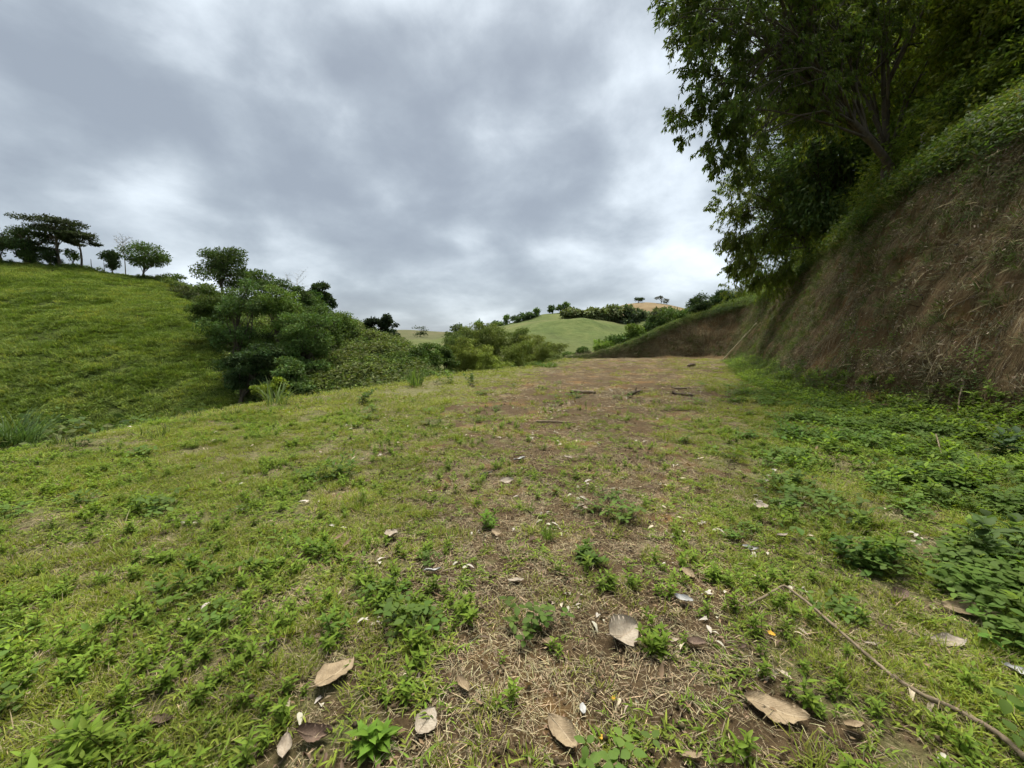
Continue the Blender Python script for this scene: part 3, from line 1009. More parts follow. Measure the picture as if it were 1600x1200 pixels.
r_ = np.random.default_rng(77)
n = 34000
hp = r_.uniform(-330, 420, n); ht = r_.uniform(0.0, 1.0, n) ** 0.9 * 1.04
lim = np.interp(ht, [0, 0.3, 0.6, 0.85, 1.0], [400, 372, 345, 300, 255]) + 25 * fbm(ht * 9, hp * 0.01, 2, 5)
ok = hp < lim
pt, nn_ = HL.at(hp[ok], ht[ok])
terr = np.sin(ht[ok] * 75 + 5 * fbm(pt[:, 0] * 0.06, pt[:, 1] * 0.06, 3, 66) * 6)      # cattle terracettes along the contour
dens = 0.72 + 1.0 * fbm(pt[:, 0] * 0.25, pt[:, 1] * 0.25, 3, 60) + 0.30 * terr
ok2 = r_.uniform(0, 1, len(pt)) < dens
pt, nn_ = pt[ok2], nn_[ok2]
sz = r_.uniform(0.45, 1.25, len(pt)) * (0.75 + 0.9 * np.clip(fbm(pt[:, 0] * 0.5, pt[:, 1] * 0.5, 3, 61) + 0.5, 0, 1))
ci = np.clip((fbm(pt[:, 0] * 0.22, pt[:, 1] * 0.22, 4, 62) + 0.5) * 9 - 1.2 + r_.normal(0, 1.5, len(pt)), 0, 6).astype(int)
scatter('hillside_grass', pt - [0, 0, 0.03], unit(nn_ * 0.5 + [0, 0, 0.8]), sz, 'tussock', 'rough tussock grass covering the hillside across the valley', 'grass', ci, 70)

n = 11000
hp = r_.uniform(225, 730, n); ht = r_.uniform(0.0, 1.06, n)
lim = np.interp(ht, [0, 0.3, 0.6, 0.85, 1.0], [395, 372, 345, 296, 240]) + 25 * fbm(ht * 9, hp * 0.01, 2, 5)
ok = hp > lim
pt, nn_ = HL.at(hp[ok], ht[ok])
sz = r_.uniform(0.5, 1.35, len(pt)) * (0.7 + 0.9 * np.clip(fbm(pt[:, 0] * 0.3, pt[:, 1] * 0.3, 3, 64) + 0.5, 0, 1))
sz *= np.interp(ht[ok], [0, 0.85, 1.0], [1.1, 1.0, 0.65])
ci = np.clip((fbm(pt[:, 0] * 0.2, pt[:, 1] * 0.2, 3, 65) + 0.5) * 6 + r_.normal(0, 1.2, len(pt)), 0, 5).astype(int)
rp = np.concatenate([r_.uniform(85, 160, 40), r_.uniform(215, 345, 120), r_.uniform(-40, 85, 30)])
rpt, rnn = HL.at(rp, r_.uniform(0.97, 1.02, len(rp)))
pt = np.concatenate([pt, rpt]); nn_ = np.concatenate([nn_, rnn]); sz = np.concatenate([sz, r_.uniform(0.3, 1.0, len(rp))]); ci = np.concatenate([ci, r_.integers(0, 6, len(rp))])
scatter('undergrowth', pt, unit(nn_ * 0.4 + [0, 0, 0.8]), sz, 'bush', 'dense green undergrowth covering the spur beside the gully trees', 'undergrowth', ci, 71)

# weeds on the shoulder of the terrace and on the valley side below it
n = 6500
y = r_.uniform(3, 64, n); x = r_.uniform(-46, 22, n)
ed = edge_distance(x, y)
ok = (ed > 3.0) & (ed < 30) & ((y < 46) | (x > -6))
x, y = x[ok], y[ok]
scatter('undergrowth', np.stack([x, y, ground_z(x, y) - 0.1], -1), np.tile([0, 0, 1.0], (len(x), 1)), r_.uniform(0.5, 1.1, len(x)), 'bush', 'bushes filling the dip below the edge of the terrace', 'undergrowth', None, 72)


# ------------------------------------------------------------------ trees
def make_tree(name, label, cat, base, crowns, leaf, n, col, r0, seed, group=None, fork=0.45, droop=0.3, clumps=26, cr=0.30, bark=None, mat=None, lean=(0, 0), squash=0.65, limbs=14, outward=0.5, fold=0, segs=2, prof=(0.15, 1, 0.08), amt=0.22, shell=0.45, trunks=1, part='crown', twigs=0):
    r = np.random.default_rng(seed)
    base = np.asarray(base, float)
    root = link(name, None, None, tuple(base))
    tag(root, label, cat, group)
    # clump centres through the crown's volume
    vol = np.array([c[1][0] * c[1][1] * c[1][2] for c in crowns]) ** (2 / 3)
    cen, rad = [], []
    for c, v in zip(crowns, vol):
        k = max(3, int(round(clumps * v / vol.sum())))
        d = rand_dir(r, k, -0.85, 1)
        rr = r.uniform(shell ** 2, 1, k) ** 0.5
        cen.append(np.asarray(c[0]) + d * rr[:, None] * (np.asarray(c[1]) * (1 - cr * 0.5)))
        rad.append(r.uniform(0.7, 1.25, k)[:, None] * cr * np.asarray(c[1]))
    cen, rad = np.concatenate(cen), np.concatenate(rad)
    top = np.average(np.array([c[0] for c in crowns]), axis=0, weights=vol)
    # wood
    m = MB()
    wc = np.array([0.1, 0.09, 0.07])
    for q in range(trunks):
        off = np.append(r.normal(0, r0 * 3, 2), 0) if trunks > 1 else np.zeros(3)
        fk = np.array([top[0] * fork + lean[0], top[1] * fork + lean[1], top[2] * fork]) + off * 2
        tp = np.concatenate([curve_pts(off + [0, 0, -0.4], fk, r.normal(0, 0.03, 3) * top[2] * [1, 1, 0], 7), curve_pts(fk, top + [0, 0, 0.1 * top[2]], r.normal(0, 0.05, 3) * top[2], 6)[1:]])
        m.tube(tp, np.concatenate([np.linspace(r0 * 1.25, r0 * 0.8, 7), np.linspace(r0 * 0.75, r0 * 0.2, 5)]), wc, 7)
        order = r.permutation(len(cen))[:limbs]
        for i in order:
            a = tp[r.integers(4, 11)]
            b = cen[i]
            lp = curve_pts(a, b, r.normal(0, 0.06, 3) * np.linalg.norm(b - a) + [0, 0, 0.10 * np.linalg.norm(b - a)], 6)
            m.tube(lp, np.linspace(r0 * 0.42, r0 * 0.07, 6), wc, 5)
            for j in range(3):
                e = b + r.normal(0, 1, 3) * rad[i] * 0.9
                m.tube(curve_pts(lp[r.integers(2, 5)], e, r.normal(0, 0.1, 3) * rad[i], 4), np.linspace(r0 * 0.16, r0 * 0.03, 4), wc, 4)
    link('trunk', m.mesh('trunk', bark or BARK, True), root)
    # leaves
    m = MB()
    w = rad[:, 0] * rad[:, 2]
    k = r.choice(len(cen), n, p=w / w.sum())
    g = r.normal(0, 1, (n, 3))
    g *= (np.minimum(np.linalg.norm(g, axis=1), 1.9) / np.linalg.norm(g, axis=1))[:, None]
    pos = cen[k] + g * rad[k] * np.array([0.8, 0.8, 0.8 * squash])
    if twigs:                           # leaves sit along twigs that leave each clump
        nt_ = len(cen) * twigs
        tc_ = np.repeat(np.arange(len(cen)), twigs)
        tdir = unit(unit(cen[tc_] - top) * 0.5 + rand_dir(r, nt_) * 0.9 + np.array([0, 0, -0.35 * droop]))
        tlen = r.uniform(0.9, 2.0, nt_) * rad[tc_].mean(1)
        st_ = cen[tc_] + r.normal(0, 0.3, (nt_, 3)) * rad[tc_]
        q = r.integers(0, nt_, n)
        u_ = r.uniform(0, 1, n) ** 0.7
        k = tc_[q]
        pos = st_[q] + tdir[q] * (u_ * tlen[q])[:, None] - np.array([0, 0, 1.0]) * (0.25 * tlen[q] * u_ ** 2)[:, None] + r.normal(0, 0.03, (n, 3))
        tw = MB()
        for a_, d_, l_ in zip(st_, tdir, tlen):
            uu_ = np.array([0, 0.5, 1.0])[:, None]
            tw.tube(a_ + d_ * l_ * uu_ - np.array([0, 0, 1.0]) * 0.25 * l_ * uu_ ** 2, np.array([0.012, 0.008, 0.004]), wc, 3)
        link('twigs', tw.mesh('twigs', bark or BARK, True), root)
    outd = unit(pos - top + 1e-6)
    d = unit(outd * outward + rand_dir(r, n) * 0.8 + np.array([0, 0, -droop]))
    tone = jitter(col, len(cen), r, 0.14)[k]
    c = np.clip(tone * (1 + r.normal(0, amt, (n, 1))) * (1 + r.normal(0, 0.06, (n, 3))), 0.004, 0.5)
    leaves(m, pos, d, r.uniform(*leaf[0], n), r.uniform(*leaf[1], n), c, r, segs, 0.25, fold, prof, 0.45)
    link(part, m.mesh(part, mat or FOL_FAR), root)
    return root


def bare_tree(name, label, base, h, seed, spread=0.4, r0=0.12, group=None, start=0.5):
    r = np.random.default_rng(seed)
    root = link(name, None, None, tuple(base))
    tag(root, label, 'tree', group)
    m, tw = MB(), MB()
    wc = np.array([0.3, 0.28, 0.25])
    tp = curve_pts([0, 0, -0.3], [r.normal(0, 0.05) * h, 0, h * 0.92], [0.02 * h, 0, 0], 10)
    m.tube(tp, np.linspace(r0, r0 * 0.3, 10), wc, 6)
    for i in range(16):
        a = tp[r.integers(int(10 * start), 10)]
        az = r.uniform(0, 6.28); L_ = h * spread * r.uniform(0.5, 1.1)
        b = a + np.array([math.cos(az) * L_ * 0.7, math.sin(az) * L_ * 0.7, L_ * 0.75])
        lp = curve_pts(a, b, r.normal(0, 0.05, 3) * L_, 6)
        tw.tube(lp, np.linspace(r0 * 0.45, r0 * 0.14, 6), wc, 4)
        for j in range(9):
            e = lp[r.integers(2, 6)]
            f = e + (rand_dir(r, 1, 0.1, 0.9)[0]) * L_ * r.uniform(0.25, 0.5)
            tw.tube(curve_pts(e, f, r.normal(0, 0.03, 3) * L_, 4), np.linspace(r0 * 0.2, r0 * 0.08, 4), wc, 3)
    link('trunk', m.mesh('trunk', BARK_PALE, True), root)
    link('branches', tw.mesh('branches', BARK_PALE, True), root)
    return root


def E(px, py, Y, base, rx, rz, ry=None):    # a crown lobe seen at a pixel, as an offset from the tree's base
    s = Y / FPX
    return (W(px, py, Y) - np.asarray(base), (rx * s, (ry or rx) * s, rz * s))


DK, MD, LT, OL, YG = (0.038, 0.062, 0.022), (0.062, 0.100, 0.026), (0.100, 0.150, 0.030), (0.085, 0.105, 0.030), (0.120, 0.165, 0.028)
GL = 'trees along the ridge of the grassy hill'
GG = 'trees filling the gully'


def hill_tree(label, px, t, lobes, leaf, n, col, r0, seed, group, S=HL, name='tree', cat='tree', dz=0, **kw):
    b = on_hill(S, px, t) - [0, 0, 0.1 + dz]
    cr = [E(x, y, b[1] + (q[0] if q else 0), b, rx, rz) for x, y, rx, rz, *q in lobes]
    return make_tree(name, label, cat, b, cr, leaf, n, col, r0, seed, group, **kw)


lf = ((0.28, 0.5), (0.14, 0.24))
hill_tree('dark round tree cut off by the edge, leftmost on the hill ridge', 2, 1.0, [(2, 378, 26, 24), (-14, 386, 22, 20)], lf, 4200, DK, 0.22, 501, GL)
hill_tree('dark bushy tree beside the tall flat-topped tree on the ridge', 42, 1.0, [(40, 376, 24, 22), (48, 392, 17, 15)], lf, 4200, DK, 0.22, 502, GL)
hill_tree('tallest flat-topped tree with dark layered crown on the hill ridge', 96, 1.0, [(86, 348, 36, 11), (80, 364, 27, 12), (70, 384, 18, 13), (104, 362, 20, 9)], lf, 6500, (0.034, 0.046, 0.022), 0.26, 503, GL, fork=0.7, squash=0.4)
hill_tree('slim-trunked tree with umbrella crown drooping over the bare slope', 126, 1.0, [(124, 370, 24, 9), (138, 380, 14, 7), (112, 376, 14, 8)], lf, 3600, (0.036, 0.048, 0.022), 0.17, 504, GL, fork=0.75, squash=0.4)
hill_tree('low shrub under the dark trees at the hill top', 46, 1.0, [(48, 402, 13, 10)], lf, 1400, MD, 0.08, 505, GL, name='shrub', cat='shrub')
hill_tree('small shrub at the foot of the tallest ridge tree', 80, 1.0, [(80, 403, 10, 11)], lf, 1200, DK, 0.08, 506, GL, name='shrub', cat='shrub')
hill_tree('thin sapling between the two bare trunks on the ridge', 113, 1.0, [(112, 398, 8, 11)], lf, 500, MD, 0.06, 507, GL)
hill_tree('small tilted oval tree standing alone on the ridge', 177, 1.0, [(170, 402, 13, 11), (177, 413, 10, 9)], lf, 2200, DK, 0.11, 508, GL, squash=0.8)
bare_tree('bare_tree', 'bare dead tree beside the round tree on the hill ridge', on_hill(HL, 196, 1.0), 7.4, 509, 0.24, 0.11, GL, 0.6)
hill_tree('round open-crowned tree right of the bare dead tree', 222, 1.0, [(228, 394, 28, 16), (220, 408, 20, 12), (250, 404, 13, 11)], lf, 4600, MD, 0.18, 510, GL, fork=0.4, limbs=22, squash=0.9)
hill_tree('low rounded bush where the ridge starts to fall', 268, 1.0, [(270, 434, 17, 9), (268, 446, 22, 10)], lf, 2400, MD, 0.09, 511, GL, name='shrub', cat='shrub')
hill_tree('broad two-lobed tree standing highest above the gully', 346, 0.96, [(328, 408, 30, 22), (364, 412, 26, 24), (345, 430, 42, 18), (348, 398, 32, 14)], lf, 9500, (0.058, 0.090, 0.028), 0.26, 512, GG, limbs=24, fork=0.5, squash=0.9)
hill_tree('small tree on the slope right of the broad two-lobed tree', 405, 0.95, [(406, 436, 22, 17), (398, 452, 26, 15), (424, 452, 18, 12)], lf, 4200, MD, 0.15, 513, GG)
bare_tree('bare_tree', 'pale leafless tree rising behind the gully trees', on_hill(HL, 470, 0.92), 7.6, 514, 0.36, 0.07, GG, 0.3)
hill_tree('leaning tree at the right end of the gully trees', 500, 0.9, [(503, 454, 16, 14), (512, 470, 11, 14), (494, 466, 14, 13)], lf, 3800, DK, 0.16, 515, GG, fork=0.6)
hill_tree('round smooth-crowned tree below the pale leafless tree', 486, 0.8, [(486, 475, 27, 18), (482, 492, 30, 16)], lf, 6500, (0.045, 0.088, 0.020), 0.2, 516, GG)
gt = [  # px, t, lobes, colour, label
    (385, 0.20, [(384, 472, 42, 34), (352, 510, 32, 40), (378, 540, 44, 40)], (0.075, 0.122, 0.039), 'large dark tree at the centre of the gully'),
    (432, 0.26, [(428, 462, 38, 26), (444, 500, 40, 36), (432, 545, 38, 34)], (0.104, 0.163, 0.039), 'tall mid green tree in the gully below the bare tree'),
    (345, 0.42, [(340, 466, 34, 22), (328, 488, 28, 22), (350, 500, 30, 24)], (0.078, 0.115, 0.030), 'paler tree at the upper left side of the gully'),
    (478, 0.20, [(476, 508, 40, 30), (470, 548, 42, 34), (486, 585, 38, 26)], (0.094, 0.150, 0.042), 'wide dark tree on the right side of the gully'),
    (372, 0.08, [(368, 570, 24, 30), (390, 598, 34, 24), (404, 562, 32, 32)], (0.042, 0.070, 0.028), 'darkest tree low in the gully next to the grass slope'),
    (445, 0.07, [(444, 585, 36, 26), (466, 604, 34, 18)], (0.081, 0.130, 0.039), 'low bushy tree at the bottom of the gully'),
    (300, 0.80, [(292, 456, 22, 12), (312, 466, 24, 14)], (0.075, 0.092, 0.036), 'greyish scrubby tree under the ridge above the gully'),
    (502, 0.34, [(506, 500, 30, 24), (500, 535, 34, 30)], (0.070, 0.112, 0.030), 'bushy tree at the right shoulder of the gully'),
    (452, 0.50, [(452, 452, 28, 16), (462, 476, 36, 24)], (0.062, 0.100, 0.030), 'dense crowned tree just under the pale leafless tree'),
    (522, 0.55, [(520, 503, 30, 18), (534, 520, 28, 20)], (0.085, 0.130, 0.032), 'bushy tree on top of the green spur'),
]
for i, (px, t, lobes, c, lab) in enumerate(gt):
    hill_tree(lab, px, t, lobes, ((0.20, 0.36), (0.09, 0.17)), 12500 if len(lobes) > 2 else 8000, c, 0.24, 530 + i, GG, limbs=18, clumps=32, cr=0.27)
hill_tree('bright yellow-green bush at the gully mouth', 428, 0.0, [(430, 600, 18, 10), (436, 612, 14, 9), (405, 608, 16, 8)], ((0.2, 0.34), (0.1, 0.18)), 3200, (0.155, 0.205, 0.026), 0.08, 545, None, name='shrub', cat='shrub')
hill_tree('small yellowish bush among the greyish scrub over the gully', 330, 0.74, [(330, 470, 11, 7)], ((0.2, 0.34), (0.1, 0.18)), 900, (0.13, 0.15, 0.025), 0.06, 546, None, name='shrub', cat='shrub')
hill_tree('round dark tree alone at the end of the green spur', 592, 0.9, [(590, 505, 18, 13), (606, 504, 15, 14), (596, 520, 24, 10)], lf, 5000, (0.030, 0.046, 0.024), 0.2, 547, None, limbs=22)
hill_tree('dark tree low on the slope in front of the bamboo grove', 650, 0.5, [(650, 555, 17, 16), (655, 572, 20, 14)], ((0.22, 0.4), (0.1, 0.18)), 4500, MD, 0.16, 548, None)
for i, (px, Y, lobes, c, lab) in enumerate([
        (632, 52, [(632, 560, 18, 12), (626, 574, 20, 12)], (0.075, 0.118, 0.030), 'leafy bush tree at the low end of the green spur'),
        (668, 56, [(668, 548, 18, 13), (676, 564, 22, 14)], (0.085, 0.135, 0.032), 'green tree filling the dip between the spur and the bamboo'),
        (694, 60, [(692, 545, 14, 12), (700, 562, 18, 14)], (0.070, 0.108, 0.030), 'bushy tree touching the left end of the bamboo grove'),
        (648, 48, [(646, 580, 24, 10), (664, 586, 22, 9)], (0.095, 0.145, 0.034), 'low light green bush in the dip just past the terrace edge'),
        (895, 58, [(893, 558, 16, 8), (910, 556, 12, 8)], (0.090, 0.140, 0.032), 'low bush in front of the far pasture by the far bank')]):
    b = W(px, 600, Y); b[2] = -8.0
    make_tree('tree' if 'tree' in lab else 'shrub', lab, 'tree' if 'tree' in lab else 'shrub', b, [E(x, y, Y, b, rx, rz) for x, y, rx, rz in lobes], ((0.18, 0.34), (0.09, 0.16)), 4000, c, 0.14, 560 + i, 'trees and bushes in the dip beyond the terrace', clumps=22, limbs=10)
hill_tree('sparse lacy tree standing on the far pasture left of the bamboo', 657, 0.6, [(652, 512, 8, 4), (664, 514, 8, 5), (656, 522, 12, 5)], ((0.5, 0.9), (0.25, 0.4)), 700, (0.05, 0.07, 0.03), 0.2, 549, None, S=HD, limbs=12)


# bamboo
def bamboo(label, base, h, spread, n_culm, n_leaf, col, seed, group, leaf=((0.35, 0.7), (0.05, 0.11))):
    r = np.random.default_rng(seed)
    root = link('bamboo_clump', None, None, tuple(base))
    tag(root, label, 'bamboo', group)
    m, lv = MB(), MB()
    P, D = [], []
    for i in range(n_culm):
        az = r.uniform(0, 6.28); hh_ = h * r.uniform(0.72, 1.08); out = spread * r.uniform(0.3, 1.0)
        t = np.linspace(0, 1, 12)
        hor = out * t ** 2.4
        z = hh_ * (t - 0.28 * t ** 4)
        b0 = r.normal(0, spread * 0.16, 2)
        p = np.stack([b0[0] + np.cos(az) * hor, b0[1] + np.sin(az) * hor, z], -1)
        m.tube(p, np.linspace(0.055, 0.012, 12), jitter((0.13, 0.14, 0.05), 1, r, 0.2)[0], 4)
        k = n_leaf // n_culm
        q = 0.34 + 0.66 * r.uniform(0, 1, k) ** 0.75
        c = np.stack([np.interp(q, t, p[:, j]) for j in range(3)], -1)
        side = rand_dir(r, k, -0.6, 0.35) * (0.25 + 0.10 * h * np.sin(np.clip(q, 0, 1) * 2.4))[:, None] * r.uniform(0.06, 0.65, k)[:, None]
        P.append(c + side); D.append(unit(side) * 0.7 + np.array([0, 0, -0.75]) + r.normal(0, 0.35, (k, 3)))
    P, D = np.concatenate(P), np.concatenate(D)
    n = len(P)
    leaves(lv, P, D, r.uniform(*leaf[0], n), r.uniform(*leaf[1], n), jitter(col, n, r, 0.25), r, 2, 0.25, 0, [0.3, 1, 0.08], 0.4)
    link('stem_cluster', m.mesh('stem_cluster', FOL_FAR, True), root)
    link('crown', lv.mesh('crown', FOL_FAR), root)


GB = 'bamboo clumps of the grove beyond the terrace'
BO = (0.105, 0.112, 0.030)
bl = [  # px, top py, depth, colour, label
    (705, 524, 74, (0.075, 0.092, 0.028), 'dull green bamboo clump at the left end of the grove'),
    (738, 511, 78, (0.090, 0.100, 0.028), 'tall olive bamboo clump left of the grove centre'),
    (768, 509, 80, (0.100, 0.108, 0.028), 'tallest olive bamboo clump at the grove centre'),
    (800, 518, 80, (0.085, 0.098, 0.028), 'dark olive bamboo clump right of the grove centre'),
    (832, 528, 78, (0.120, 0.122, 0.032), 'yellowish bamboo clump in the right half of the grove'),
    (858, 540, 76, (0.115, 0.122, 0.034), 'short bamboo clump towards the right end of the grove'),
    (724, 535, 68, (0.115, 0.122, 0.030), 'drooping bamboo clump in the front left of the grove'),
    (752, 545, 66, (0.125, 0.130, 0.030), 'low arching bamboo clump in the front row of the grove'),
    (772, 552, 62, (0.140, 0.152, 0.032), 'bright yellow-green bamboo clump lowest in the front row'),
    (806, 540, 68, (0.110, 0.120, 0.030), 'rounded bamboo clump in the front right of the grove'),
    (876, 556, 70, (0.110, 0.120, 0.040), 'smallest pale bamboo clump beside the far bank'),
]
for i, (px, py, Y, c, lab) in enumerate(bl):
    top = W(px, py, Y)
    bz = -8.6
    bamboo(lab, (top[0], top[1], bz), (top[2] - bz) / 0.72, 3.4, 16, 7000, (1.25 * c[0], 1.45 * c[1], 1.3 * c[2]), 600 + i, GB)


# far hill: bamboo thickets and trees one can tell apart
GF = 'trees and thickets on the far pasture hill'
fl = ((1.1, 1.9), (0.5, 0.9))
ff = [  # px, t, lobes, colour, n, label
    (900, 0.80, [(894, 492, 14, 11), (906, 496, 12, 10)], (0.068, 0.082, 0.034), 1700, 'olive thicket at the left of the far wooded strip'),
    (930, 0.80, [(924, 491, 14, 12), (938, 495, 13, 11)], (0.080, 0.094, 0.036), 1700, 'pale olive thicket in the middle of the far wooded strip'),
    (962, 0.80, [(954, 490, 15, 13), (970, 491, 14, 13)], (0.070, 0.085, 0.036), 1700, 'thicket right of the middle in the far wooded strip'),
    (992, 0.78, [(986, 495, 14, 11), (1004, 497, 13, 9)], (0.048, 0.064, 0.034), 1500, 'dark low thicket at the right of the far wooded strip'),
    (1030, 0.80, [(1022, 492, 16, 11), (1044, 492, 15, 11)], (0.058, 0.073, 0.036), 1500, 'scrubby thicket under the bald brown hill'),
    (863, 1.0, [(863, 482, 4.5, 4.5)], DK, 420, 'small dark round tree at the top of the far pasture'),
    (876, 1.0, [(876, 481, 5, 3)], DK, 320, 'flat small tree on the far pasture crest'),
    (885, 1.0, [(885, 478, 4, 5)], MD, 320, 'slim tree on the crest left of the far thickets'),
    (838, 1.0, [(838, 487, 4, 5)], MD, 300, 'thin tree on the falling crest of the far hill'),
    (828, 1.0, [(828, 494, 7, 6)], DK, 480, 'bushy tree at the foot of the far crest line'),
    (820, 1.0, [(820, 494, 6, 7)], DK, 440, 'upright tree in the left row of the far hill'),
    (806, 1.0, [(806, 500, 7, 5)], DK, 440, 'low rounded tree in the left row of the far hill'),
    (792, 1.0, [(792, 499, 4, 6)], MD, 280, 'slender tree above the bamboo grove on the far hill'),
    (778, 1.0, [(778, 507, 8, 5)], MD, 440, 'low bush on the skyline over the tallest bamboo'),
    (748, 1.0, [(748, 506, 5, 5)], MD, 300, 'single bushy tree on the skyline over the left grove'),
    (716, 1.0, [(714, 512, 8, 5), (722, 515, 8, 5)], (0.05, 0.066, 0.036), 600, 'spreading tree on the skyline left of the grove'),
    (826, 0.55, [(826, 520, 11, 4.5)], (0.036, 0.045, 0.026), 800, 'flat oval dark bush alone on the far pasture'),
    (884, 0.42, [(882, 533, 8, 6)], (0.030, 0.050, 0.030), 600, 'first dark bush of the short hedge on the lower pasture'),
    (897, 0.40, [(897, 537, 9, 6)], (0.030, 0.050, 0.030), 600, 'middle dark bush of the short hedge on the lower pasture'),
    (911, 0.39, [(911, 538, 9, 6)], (0.038, 0.056, 0.032), 600, 'last dark bush of the short hedge on the lower pasture'),
]
for i, (px, t, lobes, c, n, lab) in enumerate(ff):
    nm = 'bush' if 'bush ' in lab + ' ' and 'tree' not in lab else ('thicket' if 'thicket' in lab else 'tree')
    hill_tree(lab, px, t, [(x, y, a * 1.25, b_ * 1.2) for x, y, a, b_ in lobes], fl if n > 700 else ((0.7, 1.2), (0.35, 0.6)), int(n * 1.3), tuple(1.7 * q + 0.008 for q in c), 0.25, 640 + i, GF, S=HM, name=nm, cat=nm, clumps=16, limbs=6)
hill_tree('umbrella-shaped tree alone on top of the bald hill', 998, 1.0, [(998, 467, 7, 2.6)], ((0.8, 1.4), (0.4, 0.7)), 420, DK, 0.3, 670, GF, S=HB, fork=0.8, limbs=8)
hill_tree('wispy tree on the right shoulder of the bald hill', 1033, 1.0, [(1030, 466, 6, 4), (1040, 470, 6, 4)], ((0.7, 1.2), (0.35, 0.6)), 320, (0.055, 0.06, 0.04), 0.25, 671, GF, S=HB, limbs=10)

# shrubs on the crest of the far bank
GS = 'shrubs along the crest of the far bank'
sh = [  # px, py, rx, rz, colour, label, second lobe
    (912, 549, 11, 9, (0.045, 0.075, 0.022), 'dark small shrub at the low end of the far bank'),
    (942, 541, 17, 12, LT, 'light green shrub above the low end of the far bank'),
    (968, 532, 17, 14, (0.055, 0.095, 0.024), 'leafy shrub a little up the far bank crest'),
    (996, 520, 18, 15, LT, 'bright leafy shrub halfway up the far bank crest'),
    (1024, 506, 15, 14, (0.040, 0.066, 0.022), 'dark leafy shrub past the middle of the far bank crest'),
    (1052, 494, 22, 17, MD, 'dense broad shrub near the top of the far bank'),
    (1090, 474, 18, 13, (0.036, 0.058, 0.022), 'tall airy shrub rising over the top of the far bank'),
    (1128, 464, 15, 11, (0.030, 0.056, 0.018), 'round dark shrub on top of the far bank'),
    (1158, 462, 12, 8, (0.036, 0.06, 0.02), 'low shrub between the two round dark shrubs'),
    (1182, 459, 15, 9, (0.028, 0.052, 0.018), 'dark shrub where the far bank meets the near bank'),
]
for i, (px, py, rx, rz, c, lab) in enumerate(sh):
    Y = 47.5
    c = tuple(1.35 * q for q in c)
    top = W(px, py, Y)
    d2 = np.hypot(BPOS[:, 40:, 0] - top[0], BPOS[:, 40:, 1] - top[1])
    k = np.unravel_index(np.argmin(d2), d2.shape)
    b = np.array([top[0], top[1], min(BPOS[:, 40:, 2][k] - 0.1, top[2] - rz * Y / FPX * 0.6)])
    make_tree('shrub', lab, 'shrub', b, [E(px, py, Y, b, rx, rz), E(px - rx * 0.4, py + rz * 0.6, Y, b, rx * 0.9, rz * 0.8)], ((0.16, 0.34), (0.07, 0.14)), 3000, c, 0.05, 700 + i, GS, trunks=2, limbs=8, shell=0.3)

# ------------------------------------------------------------------ the wood on the bank to the right
GW = 'trees of the wood above the bank'


def slope_base(px, py, Y):
    p = W(px, py, Y)
    d2 = np.hypot(BPOS[..., 0] - p[0], BPOS[..., 1] - p[1])
    k = np.unravel_index(np.argmin(d2), d2.shape)
    return np.array([p[0], p[1], BPOS[k][2] - 0.15])


lanc = ((0.10, 0.19), (0.035, 0.06))
LP = (0.2, 1.0, 0.08)
# the tree whose long branches hang out against the sky
b = slope_base(1420, 250, 17)
make_tree('tree', 'tall tree with lacy branches hanging out against the sky', 'tree', b,
          [E(1125, 50, 14, b, 82, 75), E(1115, 160, 14, b, 76, 60), E(1140, 235, 14.5, b, 60, 38), E(1200, -50, 15, b, 140, 80), E(1220, 110, 16, b, 90, 100), E(1090, -40, 14, b, 60, 60), E(1290, 40, 16.5, b, 110, 90)],
          ((0.12, 0.22), (0.04, 0.07)), 54000, (0.082, 0.120, 0.026), 0.13, 801, GW, clumps=330, cr=0.20, fork=0.55, droop=0.7, limbs=60, twigs=7, mat=FOL, prof=(0.15, 1, 0.06), shell=0.1, squash=0.9)
b = slope_base(1270, 390, 26)
make_tree('tree', 'drooping fine-leaved tree reaching down to the bank crest', 'tree', b,
          [E(1160, 320, 25, b, 52, 44), E(1200, 250, 26, b, 62, 50), E(1165, 390, 25, b, 50, 44), E(1190, 430, 26, b, 58, 30), E(1245, 330, 25, b, 66, 80), E(1215, 180, 26, b, 50, 45), E(1280, 250, 25.5, b, 60, 70)],
          ((0.14, 0.26), (0.045, 0.08)), 40000, (0.115, 0.155, 0.028), 0.13, 802, GW, clumps=170, cr=0.28, droop=0.9, limbs=30, twigs=8, mat=FOL, prof=(0.15, 1, 0.06), shell=0.1)
b = slope_base(1395, 262, 17.5)
make_tree('tree', 'forked grey-trunked tree in the middle of the wood', 'tree', b,
          [E(1330, 60, 17, b, 80, 60), E(1430, 30, 18, b, 100, 60), E(1280, 160, 18, b, 70, 60), E(1380, -60, 18, b, 150, 80), E(1340, 130, 19, b, 70, 60), E(1470, 110, 18.5, b, 60, 50)],
          ((0.13, 0.24), (0.05, 0.085)), 32000, (0.120, 0.158, 0.026), 0.15, 803, GW, clumps=130, cr=0.3, fork=0.3, limbs=26, twigs=8, mat=FOL, prof=(0.15, 1, 0.06), shell=0.1)
b = slope_base(1588, 120, 15.5)
make_tree('tree', 'straight pale-trunked tree at the right edge of the picture', 'tree', b,
          [E(1540, 30, 15, b, 80, 60), E(1600, -60, 15.5, b, 120, 60), E(1500, 110, 15.5, b, 50, 35)],
          ((0.14, 0.26), (0.06, 0.09)), 18000, (0.125, 0.155, 0.020), 0.11, 804, GW, clumps=50, cr=0.3, fork=0.8, limbs=22, bark=BARK_PALE, mat=FOL, segs=3, prof=(0.15, 1, 0.7, 0.05), shell=0.2)
